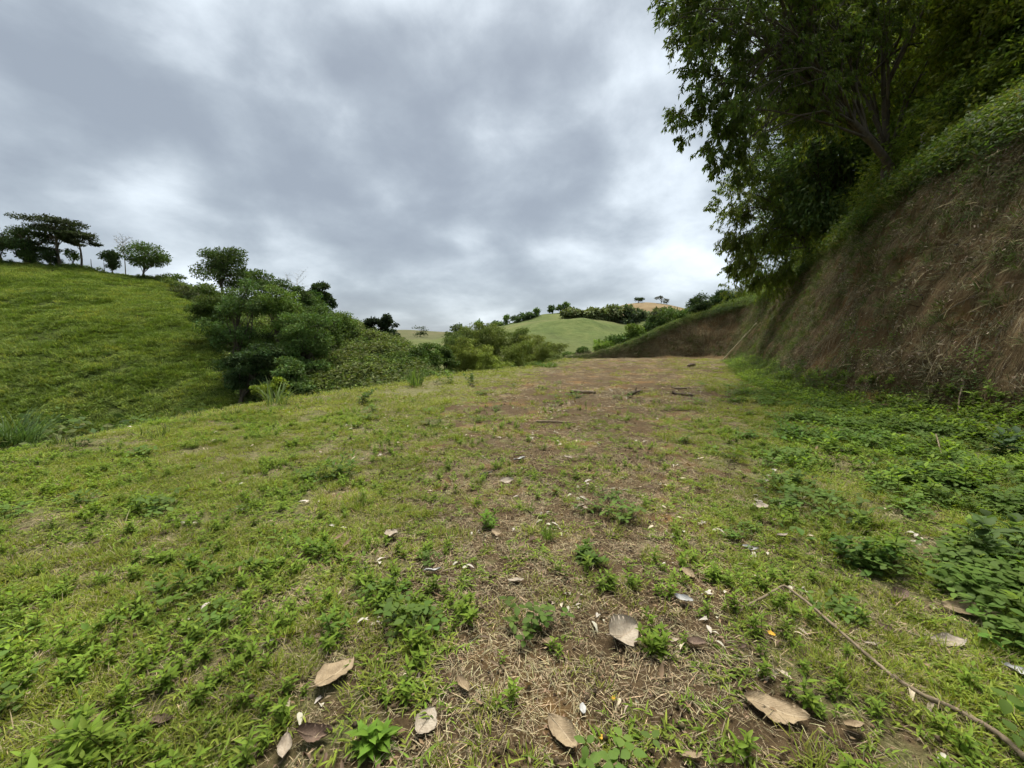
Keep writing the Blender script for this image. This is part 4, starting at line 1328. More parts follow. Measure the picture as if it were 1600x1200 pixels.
more = [
    (1300, 330, 24, [(1290, 260, 70, 60), (1320, 180, 70, 60), (1270, 330, 55, 50), (1330, 300, 60, 50)], (0.034, 0.054, 0.018), 'bushy dark tree just behind the crest of the bank'),
    (1460, 200, 22, [(1450, 120, 70, 50), (1480, 60, 80, 50), (1430, 190, 60, 40)], (0.060, 0.085, 0.016), 'yellowish tree behind the leaning posts'),
    (1540, 150, 21, [(1550, 90, 70, 45), (1590, 150, 60, 35), (1520, 160, 55, 35)], (0.050, 0.076, 0.016), 'low spreading tree on the upper right slope'),
    (1360, 250, 27, [(1350, 180, 80, 70), (1380, 90, 90, 70), (1400, 230, 70, 45)], (0.028, 0.046, 0.017), 'deep shaded tree behind the forked grey trunk'),
    (1230, 420, 36, [(1215, 380, 45, 40), (1225, 300, 45, 45), (1260, 350, 45, 50), (1190, 432, 40, 18)], (0.036, 0.058, 0.020), 'far tree showing through the drooping fine-leaved tree'),
    (1680, 130, 15, [(1660, 60, 90, 70), (1700, 0, 110, 70)], (0.060, 0.085, 0.016), 'leafy tree mostly outside the right edge'),
    (1440, 240, 31, [(1460, 170, 100, 60), (1420, 120, 100, 80), (1520, 120, 90, 70), (1560, 60, 90, 70)], (0.026, 0.042, 0.017), 'dark tree deepest in the wood'),
    (1310, 220, 33, [(1290, 150, 80, 80), (1330, 80, 90, 80), (1290, 30, 80, 60)], (0.032, 0.052, 0.018), 'tall dark tree behind the hanging branches'),
]
for i, (px, py, Y, lobes, c, lab) in enumerate(more):
    b = slope_base(px, py, Y)
    make_tree('tree', lab, 'tree', b, [E(x, y, Y - 0.5, b, rx * 1.1, rz * 1.1) for x, y, rx, rz in lobes], ((0.18, 0.34), (0.07, 0.12)), 18000, tuple(2.4 * q for q in c), 0.13, 820 + i, GW, clumps=90, cr=0.34, limbs=20, mat=FOL, shell=0.1, droop=0.4)

# ------------------------------------------------------------------ weeds, stalks and roots on the bank


def p_bankgrass(i):
    r = np.random.default_rng(900 + i); m = MB()
    blades(m, 26, r, 0.2, (0.10, 0.32), (0.006, 0.014), (0.070, 0.095, 0.024), (0.2, 1.3), 4, 0.5, 0.25, 1.5)
    blades(m, 12, r, 0.2, (0.10, 0.30), (0.005, 0.010), (0.17, 0.14, 0.07), (0.5, 1.6), 4, 0.6, 0.25, 1.6)
    return m.mesh('bank_grass', GRASS)


def p_bankweed(i):
    r = np.random.default_rng(930 + i); m = MB()
    n = 90
    b = r.normal(0, 1, (n, 3)) * [0.15, 0.15, 0.07] + [0, 0, 0.12]
    c = [(0.070, 0.112, 0.024), (0.095, 0.140, 0.028), (0.058, 0.096, 0.024), (0.115, 0.135, 0.034)][i]
    leaves(m, b, rand_dir(r, n, -0.5, 0.5), r.uniform(0.03, 0.075, n), r.uniform(0.018, 0.036, n), jitter(c, n, r, 0.25), r, 2, 0.3, 0, [0.2, 1, 0.08], 0.7)
    return m.mesh('bank_weed', FOL)


def p_dead(i):                          # dead stalks and roots hanging down the cut
    r = np.random.default_rng(960 + i); m = MB()
    n = 18
    b = np.stack([r.normal(0, 0.16, n), r.normal(0, 0.16, n), r.uniform(0.0, 0.05, n)], -1)
    d = np.stack([r.normal(0, 0.5, n), r.normal(0, 0.5, n), r.uniform(-0.1, 0.5, n)], -1)
    leaves(m, b, d, r.uniform(0.08, 0.32, n), r.uniform(0.004, 0.011, n), jitter((0.140, 0.120, 0.060), n, r, 0.4), r, 4, 0.35, 0, [0.7, 1, 0.9, 0.7, 0.2], 0.6)
    n = 8
    b = np.stack([r.normal(0, 0.16, n), r.normal(0, 0.16, n), r.uniform(0.01, 0.06, n)], -1)
    leaves(m, b, rand_dir(r, n, -0.3, 0.5), r.uniform(0.04, 0.10, n), r.uniform(0.012, 0.03, n), jitter((0.22, 0.18, 0.12), n, r, 0.35), r, 3, 0.4, 0.4, None, 0.5)
    return m.mesh('dead_stalks', DRY)


def p_hang(i):                          # roots and dead grass hanging straight down the cut
    r = np.random.default_rng(980 + i); m = MB()
    n = 24
    b = np.stack([r.uniform(-0.35, 0.2, n), r.normal(0, 0.22, n), r.uniform(0.0, 0.035, n)], -1)
    d = np.stack([np.ones(n), r.normal(0, 0.16, n), r.normal(0.02, 0.07, n)], -1)
    pal = np.array([(0.21, 0.17, 0.095), (0.15, 0.118, 0.062), (0.075, 0.055, 0.032), (0.27, 0.225, 0.135)])
    leaves(m, b, d, r.uniform(0.18, 0.6, n), r.uniform(0.004, 0.010, n), pal[r.integers(0, 4, n)] * r.uniform(0.75, 1.2, (n, 1)), r, 4, 0.06, 0, [0.6, 1, 0.9, 0.7, 0.2], 0.7)
    return m.mesh('hanging_roots', DRY)


proto_collection('hang', [p_hang(i) for i in range(6)])
proto_collection('bankgrass', [p_bankgrass(i) for i in range(5)])
proto_collection('bankweed', [p_bankweed(i) for i in range(4)])
proto_collection('dead', [p_dead(i) for i in range(5)])
S_HI = float(S_END)


def bank_scatter(name, pname, n, s_rng, n_rng, dens, size, label, cat, seed, upmix=0.6, nfrac=True, hang=False):
    r = np.random.default_rng(seed)
    s = r.uniform(*s_rng, n); q = r.uniform(*n_rng, n)
    wfs = np.interp(s, BS, BH) / 2.35
    t = q * wfs if nfrac else wfs + q
    p, nr = BANK.at(s, t)
    keep = r.uniform(0, 1, n) < dens(s, q, p)
    p, nr = p[keep], nr[keep]
    k = len(p)
    scatter(name, p, unit(nr * (1 - upmix) + np.array([0, 0, upmix]) + r.normal(0, 0.15, (k, 3))), r.uniform(*size, k), pname, label, cat, seed=seed, ref=unit(np.array([0, 0, -1.0]) + r.normal(0, 0.30, (k, 3))) if hang else None)


S0 = float(np.interp(1.0, BP[:100, 1], BS[:100]))
bank_scatter('bank_grass', 'bankgrass', 7500, (S0, S_CORNER), (0.0, 1.08), lambda s, q, p: np.clip(patch(s, p[:, 2], 0.7, 80, 0.40, 0.64) * (0.3 + 0.6 * smooth(0.4, 1.0, q)) + 0.06 + 0.5 * smooth(14, 22, p[:, 1]), 0, 1), (0.6, 1.3), 'thin grass clinging to the near bank face', 'grass', 81, 0.3)
bank_scatter('dead_stalks', 'dead', 6500, (S0, S_CORNER), (0.02, 1.1), lambda s, q, p: np.clip(0.18 + 0.8 * patch(s, p[:, 2], 0.8, 82, 0.4, 0.65), 0, 1), (0.6, 1.4), 'dead stalks and roots hanging on the near bank face', 'dead stalks', 83, 0.1)
bank_scatter('hanging_roots', 'hang', 4200, (S0, S_CORNER), (0.08, 1.02), lambda s, q, p: np.clip(0.12 + 0.75 * patch(s, p[:, 2], 0.55, 98, 0.42, 0.62), 0, 1), (0.5, 1.15), 'dry roots and grass hanging straight down the near bank', 'roots', 99, 0.0, True, True)
bank_scatter('hanging_roots', 'hang', 1100, (S_CORNER - 2, S_HI), (0.1, 0.98), lambda s, q, p: np.full(len(s), 0.6), (0.7, 1.5), 'dry roots hanging down the dark far bank', 'roots', 100, 0.0, True, True)
bank_scatter('foot_weeds', 'herb', 3200, (S0, S_CORNER - 8), (-0.42, 0.10), lambda s, q, p: 0.25 + 0.75 * patch(s, q * 3, 0.8, 101, 0.35, 0.6), (1.0, 2.6), 'leafy weeds climbing onto the foot of the near bank', 'weeds', 102, 0.8)
bank_scatter('foot_weeds', 'bankweed', 1300, (S0, S_CORNER - 6), (-0.40, 0.12), lambda s, q, p: 0.2 + 0.7 * patch(s, q * 3, 0.9, 103, 0.4, 0.6), (0.6, 1.4), 'soft round-leaved weeds crowding the bank foot', 'weeds', 104, 0.8)
bank_scatter('bank_weeds', 'bankweed', 2600, (S0, S_CORNER), (0.0, 1.05), lambda s, q, p: np.clip(0.04 + 0.5 * patch(s, p[:, 2], 0.6, 84, 0.52, 0.7) + 0.4 * smooth(0.12, 0.0, q), 0, 1), (0.5, 1.2), 'small leafy weeds rooted in the near bank face', 'weeds', 85, 0.35)
bank_scatter('slope_grass', 'bankgrass', 7000, (S0, S_CORNER + 2), (-0.3, 5.5), lambda s, q, p: np.clip(0.25 + 0.7 * patch(s, q, 0.6, 86, 0.35, 0.6), 0, 1), (1.0, 2.2), 'long grass on the slope above the near bank', 'grass', 87, 0.6, False)
bank_scatter('slope_weeds', 'bankweed', 15000, (S0, S_CORNER + 2), (-0.2, 6.5), lambda s, q, p: np.clip(0.2 + 0.9 * patch(s, q, 0.5, 88, 0.35, 0.6), 0, 1), (0.9, 2.2), 'leafy green weeds blanketing the slope under the trees', 'weeds', 89, 0.6, False)
bank_scatter('forest_undergrowth', 'thick', 2600, (S0 - 4, S_CORNER + 3), (3.2, 22), lambda s, q, p: 0.35 + 0.5 * patch(s, q, 0.3, 90, 0.3, 0.6), (0.7, 1.6), 'dark undergrowth on the floor of the wood', 'undergrowth', 91, 0.8, False)
bank_scatter('crest_grass', 'bankgrass', 6500, (S_CORNER - 1, S_HI), (-0.3, 2.6), lambda s, q, p: np.full(len(s), 0.9), (0.7, 1.4), 'green grass fringe along the far bank crest', 'grass', 92, 0.5, False)
bank_scatter('crest_weeds', 'bankweed', 3000, (S_CORNER - 1, S_HI), (-0.2, 3.0), lambda s, q, p: np.full(len(s), 0.7), (0.7, 1.5), 'green weeds along the far bank crest', 'weeds', 93, 0.6, False)
bank_scatter('dead_stalks', 'dead', 2200, (S_CORNER - 2, S_HI), (0.02, 0.95), lambda s, q, p: np.full(len(s), 0.55), (0.9, 1.8), 'dead stalks hanging on the dark far bank face', 'dead stalks', 94, 0.1)
bank_scatter('bank_grass', 'bankgrass', 1300, (S_CORNER - 2, S_HI), (0.0, 0.9), lambda s, q, p: patch(s, p[:, 2], 0.6, 95, 0.45, 0.7), (0.8, 1.6), 'grass tufts on the dark far bank face', 'grass', 96, 0.3)


n = 5200
y = r_.uniform(2, 42, n); x = r_.uniform(-16, 6, n)
ed = edge_distance(x, y)
ok = (ed > -2.2) & (ed < 3.5) & (r_.uniform(0, 1, n) < np.clip(0.25 + 0.3 * (ed + 1.5), 0.08, 0.9))
x, y = x[ok], y[ok]
scatter('edge_grass', np.stack([x, y, ground_z(x, y) - 0.02], -1), np.tile([0, 0, 1.0], (len(x), 1)), r_.uniform(0.5, 1.2, len(x)), 'bankgrass', 'longer grass fringing the falling edge of the terrace', 'grass', None, 73)
bank_scatter('thicket_undergrowth', 'thick', 3200, (float(np.interp(16.0, BP[:250, 1], BS[:250])), S_CORNER + 1), (1.6, 6.5), lambda s, q, p: np.clip(0.1 + 0.9 * smooth(1.6, 3.5, q), 0, 1), (0.7, 1.7), 'leafy thicket under the trees along the bank crest', 'undergrowth', 97, 0.8, False)


# ------------------------------------------------------------------ things one could pick up
def put(px, py, lift=0.0):
    p = G(px, py)
    for _ in range(4):
        p = G(px, py, float(ground_z(np.array([p[0]]), np.array([p[1]]))[0]))
    p[2] += lift
    return p


def dead_leaf_mat(name, c1, c2, vein):
    m, t, out = new_mat(name)
    L = t.links.new
    tc = nd(t, 'ShaderNodeTexCoord')
    at = nd(t, 'ShaderNodeAttribute', attribute_name='col')       # r: across, g: along
    sp = nd(t, 'ShaderNodeSeparateColor'); L(at.outputs['Color'], sp.inputs[0])

    def mt(op, a, b=0.0):
        n = nd(t, 'ShaderNodeMath', operation=op)
        for i, v in enumerate((a, b)):
            if isinstance(v, (int, float)):
                n.inputs[i].default_value = v
            else:
                L(v, n.inputs[i])
        return n.outputs[0]
    ax = mt('ABSOLUTE', mt('SUBTRACT', sp.outputs[0], 0.5))
    v = mt('SINE', mt('MULTIPLY', mt('SUBTRACT', sp.outputs[1], mt('MULTIPLY', ax, 0.55)), 62.0))
    side = map_range(t, v, 0.80, 1.0)
    mid = map_range(t, ax, 0.035, 0.012)
    n1 = noise_node(t, tc.outputs['Object'], 24, 6, 0.65)
    n2 = noise_node(t, tc.outputs['Object'], 140, 4, 0.6)
    r = ramp_node(t, [(0.32, c1), (0.68, c2)])
    L(mixc(t, 0.3, n1, n2), r.inputs[0])
    n3 = noise_node(t, tc.outputs['Object'], 60, 5, 0.7)
    rr = mixc(t, map_range(t, n3, 0.60, 0.72, 0, 0.7), r.outputs[0], tuple(0.4 * q for q in c1))
    c = mixc(t, mt('MULTIPLY', side, 0.35), rr, vein)
    c = mixc(t, mt('MULTIPLY', mid, 0.8), c, vein)
    bs = nd(t, 'ShaderNodeBsdfPrincipled', inp={'Roughness': 0.7, 'Specular IOR Level': 0.25})
    L(c, bs.inputs['Base Color'])
    L(bump_node(t, mt('ADD', mt('MULTIPLY', side, 0.5), n1), 0.5, 0.006), bs.inputs['Normal'])
    tr = nd(t, 'ShaderNodeBsdfTranslucent'); L(c, tr.inputs['Color'])
    mx = nd(t, 'ShaderNodeMixShader', inp={0: 0.12}); L(bs.outputs[0], mx.inputs[1]); L(tr.outputs[0], mx.inputs[2])
    L(mx.outputs[0], out.inputs[0])
    return m


LEAF_TAN = dead_leaf_mat('dead_leaf_tan', (0.15, 0.105, 0.058), (0.33, 0.255, 0.155), (0.37, 0.295, 0.19))
LEAF_PALE = dead_leaf_mat('dead_leaf_pale', (0.20, 0.16, 0.115), (0.42, 0.365, 0.285), (0.30, 0.24, 0.17))
LEAF_BROWN = dead_leaf_mat('dead_leaf_brown', (0.07, 0.045, 0.032), (0.17, 0.115, 0.08), (0.22, 0.16, 0.11))
LEAF_WHITE = dead_leaf_mat('dead_leaf_bleached', (0.28, 0.275, 0.26), (0.50, 0.50, 0.48), (0.36, 0.36, 0.34))
LEAF_YELLOW = dead_leaf_mat('fallen_leaf_yellow', (0.45, 0.24, 0.02), (0.58, 0.36, 0.04), (0.5, 0.35, 0.08))


def dead_leaf(label, px, py, length_px, turn, mat, seed, aspect=0.5, curl=0.25, roll=0.3, tip=0.0, group='dead leaves lying on the terrace', stalk=True, lift=0.012):
    r = np.random.default_rng(seed)
    p = put(px, py)
    d = math.hypot(p[1], p[0] * 0.0) * 1.0
    scale = d / FPX
    L_ = 0.9 * length_px * scale
    w = L_ * aspect * 0.5
    nu, nv = 17, 9
    u = np.linspace(0, 1, nu); v = np.linspace(-1, 1, nv)
    U, V = np.meshgrid(u, v, indexing='ij')
    prof = np.interp(u, [0, 0.06, 0.2, 0.42, 0.65, 0.85, 0.95, 1], [0.05, 0.36, 0.74, 1.0, 0.93, 0.58, 0.28, 0.02])[:, None]
    edge = 1 + 0.05 * np.sin(u * 46 + r.uniform(0, 6))[:, None] + r.normal(0, 0.06, (nu, nv)) * (np.abs(V) > 0.9)
    X = (U - 0.5) * L_
    Y = V * prof * edge * w + tip * L_ * (U - 0.5) ** 2
    Z = curl * L_ * ((U - 0.5) * 2) ** 2 * 0.35 + roll * w * (np.abs(V) ** 1.7) * prof * (1 + 0.9 * np.sign(V) * r.uniform(-1, 1)) + 0.035 * L_ * np.sin(U * 9 + V * 3 + r.uniform(0, 6)) * np.abs(V) + 0.11 * L_ * fbm(U * 3 + seed, V * 1.6, 2, seed)
    th = 0.0012
    tops = np.stack([X, Y, Z + th], -1); bots = np.stack([X, Y, Z], -1)
    idx = np.arange(nu * nv).reshape(nu, nv)
    f1 = np.stack([idx[:-1, :-1], idx[1:, :-1], idx[1:, 1:], idx[:-1, 1:]], -1).reshape(-1, 4)
    f2 = f1[:, ::-1] + nu * nv
    rim = np.concatenate([idx[:, 0], idx[-1, 1:], idx[::-1, -1][1:], idx[0, ::-1][1:]])
    f3 = np.stack([rim[:-1], rim[1:], rim[1:] + nu * nv, rim[:-1] + nu * nv], -1)
    c = np.stack([V * 0.5 + 0.5, U, np.zeros_like(U)], -1).reshape(-1, 3)
    m = MB()
    m.add(np.concatenate([tops.reshape(-1, 3), bots.reshape(-1, 3)]), np.concatenate([f1, f2, f3]), np.concatenate([c, c]))
    o = link('dead_leaf', m.mesh('dead_leaf', mat, True))
    tag(o, label, 'leaf', group)
    o.location = p + np.array([0, 0, lift + 0.2 * L_ * 0.1])
    o.rotation_euler = (r.normal(0, 0.12) + 0.10, r.normal(0, 0.1), math.radians(turn))
    if stalk:
        s = MB()
        x0 = -0.5 * L_; z0 = Z[0, nv // 2]
        s.tube(np.array([[0.0, 0, Z[nu // 2, nv // 2] + 0.002], [x0 * 0.7, tip * L_ * .1, Z[2, nv // 2] + 0.002], [x0, 0, z0], [x0 - 0.12 * L_, 0.02 * L_, z0 + 0.01]]), np.array([0.4, 0.8, 1, 0.9]) * 0.0022 * (L_ / 0.2), np.array([0.5, 0.5, 0.0]), 6)
        link('stalk', s.mesh('stalk', mat, True), o)
    return o


# label, px, py, length in photo pixels, turn (deg, 0 = tip to the right, 90 = tip away), material, aspect, curl, roll
dl = [
    ('large tan dead leaf lying left of centre on the near grass', 524, 1060, 84, 62, LEAF_TAN, 0.60, 0.15, 0.25),
    ('large tan dead leaf lying flat at the lower right', 1212, 1118, 104, -32, LEAF_TAN, 0.50, 0.10, 0.15),
    ('tan dead leaf with a narrow base at the bottom centre', 880, 1152, 78, -55, LEAF_TAN, 0.52, 0.2, 0.35),
    ('pale curled dead leaf lifted off the soil near the middle', 973, 1000, 70, 30, LEAF_PALE, 0.72, 0.55, 0.55),
    ('pale veined dead leaf on dark soil at the bottom', 666, 1135, 58, 70, LEAF_PALE, 0.72, 0.12, 0.12),
    ('small curled brown leaf between the two big tan leaves', 724, 1080, 40, -50, LEAF_TAN, 0.5, 0.5, 0.7),
    ('dark curled leaf at the bottom edge beside the pale scrap', 490, 1160, 66, 10, LEAF_BROWN, 0.45, 0.7, 0.8),
    ('pale twisted leaf cut by the bottom edge left of centre', 445, 1180, 54, -70, LEAF_PALE, 0.45, 0.5, 0.6),
    ('grey dead leaf standing on edge in the left middle', 612, 842, 34, -75, LEAF_PALE, 0.7, 0.3, 0.5),
    ('white bleached scrap of leaf on the central bare soil', 676, 898, 32, 15, LEAF_WHITE, 0.5, 0.4, 0.5),
    ('pale flat scrap at the edge of the bare soil patch', 806, 912, 30, 8, LEAF_PALE, 0.5, 0.2, 0.3),
    ('tan upright leaf at the right edge of the bare ground', 1075, 902, 30, -70, LEAF_TAN, 0.62, 0.4, 0.5),
    ('white crumpled scrap right of the pale curled leaf', 1068, 944, 32, -25, LEAF_WHITE, 0.5, 0.6, 0.8),
    ('small brown folded leaf left of the white twigs', 856, 1010, 30, 15, LEAF_TAN, 0.5, 0.5, 0.7),
    ('brown curled leaf just right of the pale curled leaf', 1088, 1012, 34, -10, LEAF_BROWN, 0.6, 0.4, 0.6),
    ('long tan leaf lying in the weeds at the right', 1515, 962, 82, -22, LEAF_TAN, 0.32, 0.3, 0.5),
    ('pale grey leaf under the long tan leaf at the right', 1482, 1010, 56, -12, LEAF_PALE, 0.42, 0.3, 0.4),
    ('crumpled tan leaf beside the big flat leaf, lower right', 1332, 1145, 42, 10, LEAF_TAN, 0.6, 0.6, 0.8),
    ('white scrap at the right edge above the branch', 1588, 1056, 44, -15, LEAF_WHITE, 0.45, 0.5, 0.6),
    ('tan leaf cut by the bottom edge right of centre', 1082, 1192, 40, 5, LEAF_TAN, 0.55, 0.3, 0.4),
    ('small white oval petal near the bottom centre', 910, 1114, 22, 80, LEAF_WHITE, 0.6, 0.1, 0.2),
    ('small yellow fallen leaf at the bottom centre', 940, 1160, 16, -60, LEAF_YELLOW, 0.65, 0.1, 0.2),
    ('orange-yellow fallen leaf near the end of the branch', 1205, 996, 15, -70, LEAF_YELLOW, 0.6, 0.1, 0.2),
    ('tiny yellow fallen leaf left of the tan leaf with narrow base', 958, 1098, 11, 70, LEAF_YELLOW, 0.7, 0.1, 0.2),
    ('pale leaf scrap far up the middle of the brown strip', 812, 722, 22, 20, LEAF_WHITE, 0.6, 0.4, 0.5),
    ('pale narrow scrap right of the topmost white scrap', 888, 719, 18, -35, LEAF_PALE, 0.5, 0.4, 0.5),
    ('pale scrap left of the middle where the grass thins', 760, 745, 24, 15, LEAF_WHITE, 0.5, 0.4, 0.5),
    ('greyish flat scrap in the thinning grass left of middle', 792, 756, 26, -5, LEAF_PALE, 0.45, 0.3, 0.4),
    ('tan scrap behind the bright upright weed', 776, 838, 22, -30, LEAF_TAN, 0.6, 0.3, 0.4),
    ('pale cream leaf in the green to the right of middle', 1188, 796, 26, -5, LEAF_PALE, 0.6, 0.3, 0.4),
    ('small cream leaf below the cream leaf in the green', 1222, 842, 20, 5, LEAF_PALE, 0.5, 0.3, 0.4),
    ('white scrap among the weeds near the bend of the branch', 1172, 862, 26, -30, LEAF_WHITE, 0.4, 0.4, 0.5),
    ('pale leaf half hidden in the weeds under the bank', 1320, 708, 26, 5, LEAF_PALE, 0.4, 0.3, 0.4),
    ('brown dead leaf in the weeds above the branch', 1405, 935, 34, 5, LEAF_BROWN, 0.6, 0.4, 0.5),
    ('narrow pale leaf lying beside the branch', 1362, 1012, 26, -10, LEAF_PALE, 0.3, 0.2, 0.3),
    ('dull grey leaf in the lower left grass', 252, 1134, 38, 20, LEAF_BROWN, 0.6, 0.4, 0.5),
]
for i, (lab, px, py, lp, tn, mt_, asp, cu, ro) in enumerate(dl):
    dead_leaf(lab, px, py, lp, tn, mt_, 1000 + i, asp, cu, ro, tip=0.15 * math.sin(i * 2.1), lift=0.022 if py > 850 else 0.03, stalk=lp > 36)


def stick(name, label, pts, rad, mat, cat='stick', group=None, twigs=(), knots=0.12, seed=0, sub=9):
    r = np.random.default_rng(seed)
    pts = np.asarray(pts, float)
    s = np.linspace(0, len(pts) - 1, (len(pts) - 1) * sub + 1)
    q = np.stack([np.interp(s, np.arange(len(pts)), pts[:, j]) for j in range(3)], 1)
    ker = np.array([1, 2, 1]) / 4
    for _ in range(2):
        q[1:-1] = q[:-2] * .25 + q[1:-1] * .5 + q[2:] * .25
    base = q[0].copy()
    R = np.linspace(rad[0], rad[1], len(q)) * (1 + r.normal(0, knots, len(q)))
    q = q - base + r.normal(0, rad[0] * 0.12, q.shape)
    m = MB()
    m.tube(q, R, np.array([0.2, 0.15, 0.1]), 8)
    m.f.append(np.array([[0, 1, 2, 3], [0, 3, 4, 5], [0, 5, 6, 7]])); e = m.n - 8
    m.f.append(np.array([[0, 1, 2, 3], [0, 3, 4, 5], [0, 5, 6, 7]]) + e)
    o = link(name, m.mesh(name, mat, True), None, tuple(base))
    tag(o, label, cat, group)
    for k, dv, L_ in twigs:
        a = q[int(k * (len(q) - 1))]
        w = MB(); w.tube(curve_pts(a, a + np.asarray(dv) * L_, r.normal(0, 0.04, 3) * L_, 5), np.linspace(R.mean() * 0.5, R.mean() * 0.2, 5), np.array([0.2, 0.15, 0.1]), 6)
        link('twig', w.mesh('twig', mat, True), o)
    return o


bp = [put(1156, 956, 0.02), put(1192, 944, 0.045), put(1224, 931, 0.075), put(1262, 957, 0.06), put(1330, 1012, 0.035), put(1392, 1062, 0.02), put(1440, 1092, 0.02), put(1500, 1122, 0.03), put(1556, 1158, 0.04), put(1625, 1222, 0.045)]
stick('fallen_branch', 'long bent dead branch lying across the weeds at the lower right', bp, (0.0065, 0.0125), WOOD_DRY, 'branch', None, [(0.26, (0.5, 0.3, 0.25), 0.06), (0.62, (-0.3, 0.6, 0.3), 0.08)], 0.10, 5)
GLG = 'rotten logs on the far brown ground'
stick('log', 'longest pale log lying on the far brown ground', [put(891, 614, 0.05), put(912, 615, 0.06), put(930, 616, 0.05)], (0.055, 0.05), WOOD_DRY, 'log', GLG, [], 0.1, 11, 5)
stick('log', 'dark crooked log right of the longest pale log', [put(982, 620, 0.05), put(992, 617, 0.09), put(1003, 614, 0.06)], (0.06, 0.05), WOOD_DARK, 'log', GLG, [(0.5, (0.2, 0.1, 0.6), 0.25)], 0.14, 12, 5)
stick('log', 'pale thin log nearer the bank on the brown ground', [put(1050, 607, 0.04), put(1064, 610, 0.06), put(1076, 608, 0.05)], (0.035, 0.03), WOOD_DRY, 'log', GLG, [], 0.12, 13, 5)
stick('log', 'broken log in front of the pale thin log', [put(1052, 616, 0.04), put(1068, 619, 0.06), put(1086, 621, 0.05)], (0.05, 0.035), WOOD_DARK, 'log', GLG, [(0.7, (0.3, 0.2, 0.5), 0.2)], 0.14, 14, 5)
stick('log', 'small dark log at the foot of the far bank', [put(1075, 574, 0.08), put(1080, 573, 0.14), put(1085, 572, 0.1)], (0.12, 0.10), WOOD_DARK, 'log', GLG, [], 0.12, 15, 4)
stick('log', 'thin weathered stick flat on the brown strip', [put(838, 660, 0.02), put(872, 661, 0.03), put(902, 663, 0.02)], (0.02, 0.012), WOOD_DRY, 'stick', None, [], 0.12, 16, 5)
p0 = W(1131, 556, 39.5); p0[2] = float(ground_z(np.array([p0[0]]), np.array([p0[1]]))[0]) + 0.05
p1 = bank_at(1179, 502)[0]; p1 = p1 + (EYE - p1) * 0.012
stick('bamboo_pole', 'long pale pole leaning up against the far bank', [p0, (p0 + p1) / 2 + [0, 0, -0.03], p1], (0.075, 0.055), POLE, 'pole', None, [], 0.04, 17, 8)
# dead sticks hanging on the near bank
GK = 'dead sticks caught on the near bank'
for i, (a, b2, rad, lab) in enumerate([((1462, 492), (1530, 452), 0.014, 'pale straight stick caught high on the near bank'), ((1338, 466), (1362, 458), 0.012, 'short pale stick in the middle of the near bank'),
                                       ((1287, 363), (1322, 343), 0.02, 'dark root curving over the crest of the bank'), ((1300, 412), (1318, 392), 0.012, 'thin pale stick below the crest of the near bank'),
                                       ((1500, 600), (1490, 650), 0.016, 'pale curled stalk low on the near bank'), ((1460, 700), (1474, 722), 0.010, 'pale stick propped in the weeds below the bank')]):
    pa, na, _ = bank_at(*a); pb, nb, _ = bank_at(*b2)
    if i == 5:
        pa, pb, na, nb = put(*a, 0.22), put(*b2, 0.02), np.zeros(3), np.zeros(3)
    mid_ = (pa + pb) / 2 + (na + nb) * 0.06
    stick('root' if 'root' in lab else 'stick', lab, [pa + na * 0.05, mid_, pb + nb * 0.05], (rad, rad * 0.6), WOOD_DARK if 'dark' in lab else WOOD_DRY, 'root' if 'root' in lab else 'stick', GK, [(0.6, (0.1, -0.3, 0.4), 0.12)], 0.14, 40 + i, 6)


# fence posts
def post(label, base, h, r0, lean, mat, group, seed):
    r = np.random.default_rng(seed)
    k = 8
    t = np.linspace(0, 1, k)
    p = np.stack([lean[0] * h * t + r.normal(0, 0.006, k), lean[1] * h * t + r.normal(0, 0.006, k), -0.3 + (h + 0.3) * t], -1)
    m = MB(); m.tube(p, np.linspace(r0 * 1.1, r0 * 0.9, k) * (1 + r.normal(0, 0.05, k)), np.array([0.2, 0.17, 0.13]), 6)
    tag(link('fence_post', m.mesh('fence_post', mat, True), None, tuple(base)), label, 'post', group)


GP = 'old posts at the edge of the wood'
for i, (px, py, Y, h, lean, lab) in enumerate([(1492, 236, 17.5, 1.35, (-0.16, 0.02), 'grey post leaning left at the edge of the wood'), (1516, 222, 18.2, 1.0, (0.02, 0.0), 'short upright grey post right of the leaning post'),
                                               (1441, 262, 17.2, 1.25, (-0.05, 0.0), 'mossy post among the weeds beside the forked tree')]):
    post(lab, slope_base(px, py, Y - 1.6) + [0, 0, 0.25], h * 1.1, 0.085, lean, BARK_PALE, GP, 60 + i)
GQ = 'thin fence posts on the hill ridge'
for i, (px, h, lab) in enumerate([(143, 2.3, 'thin fence post just right of the umbrella-crowned tree'), (163, 2.1, 'thin fence post left of the small tilted oval tree')]):
    post(lab, on_hill(HL, px, 1.0), h, 0.06, (0.02, 0), BARK, GQ, 70 + i)


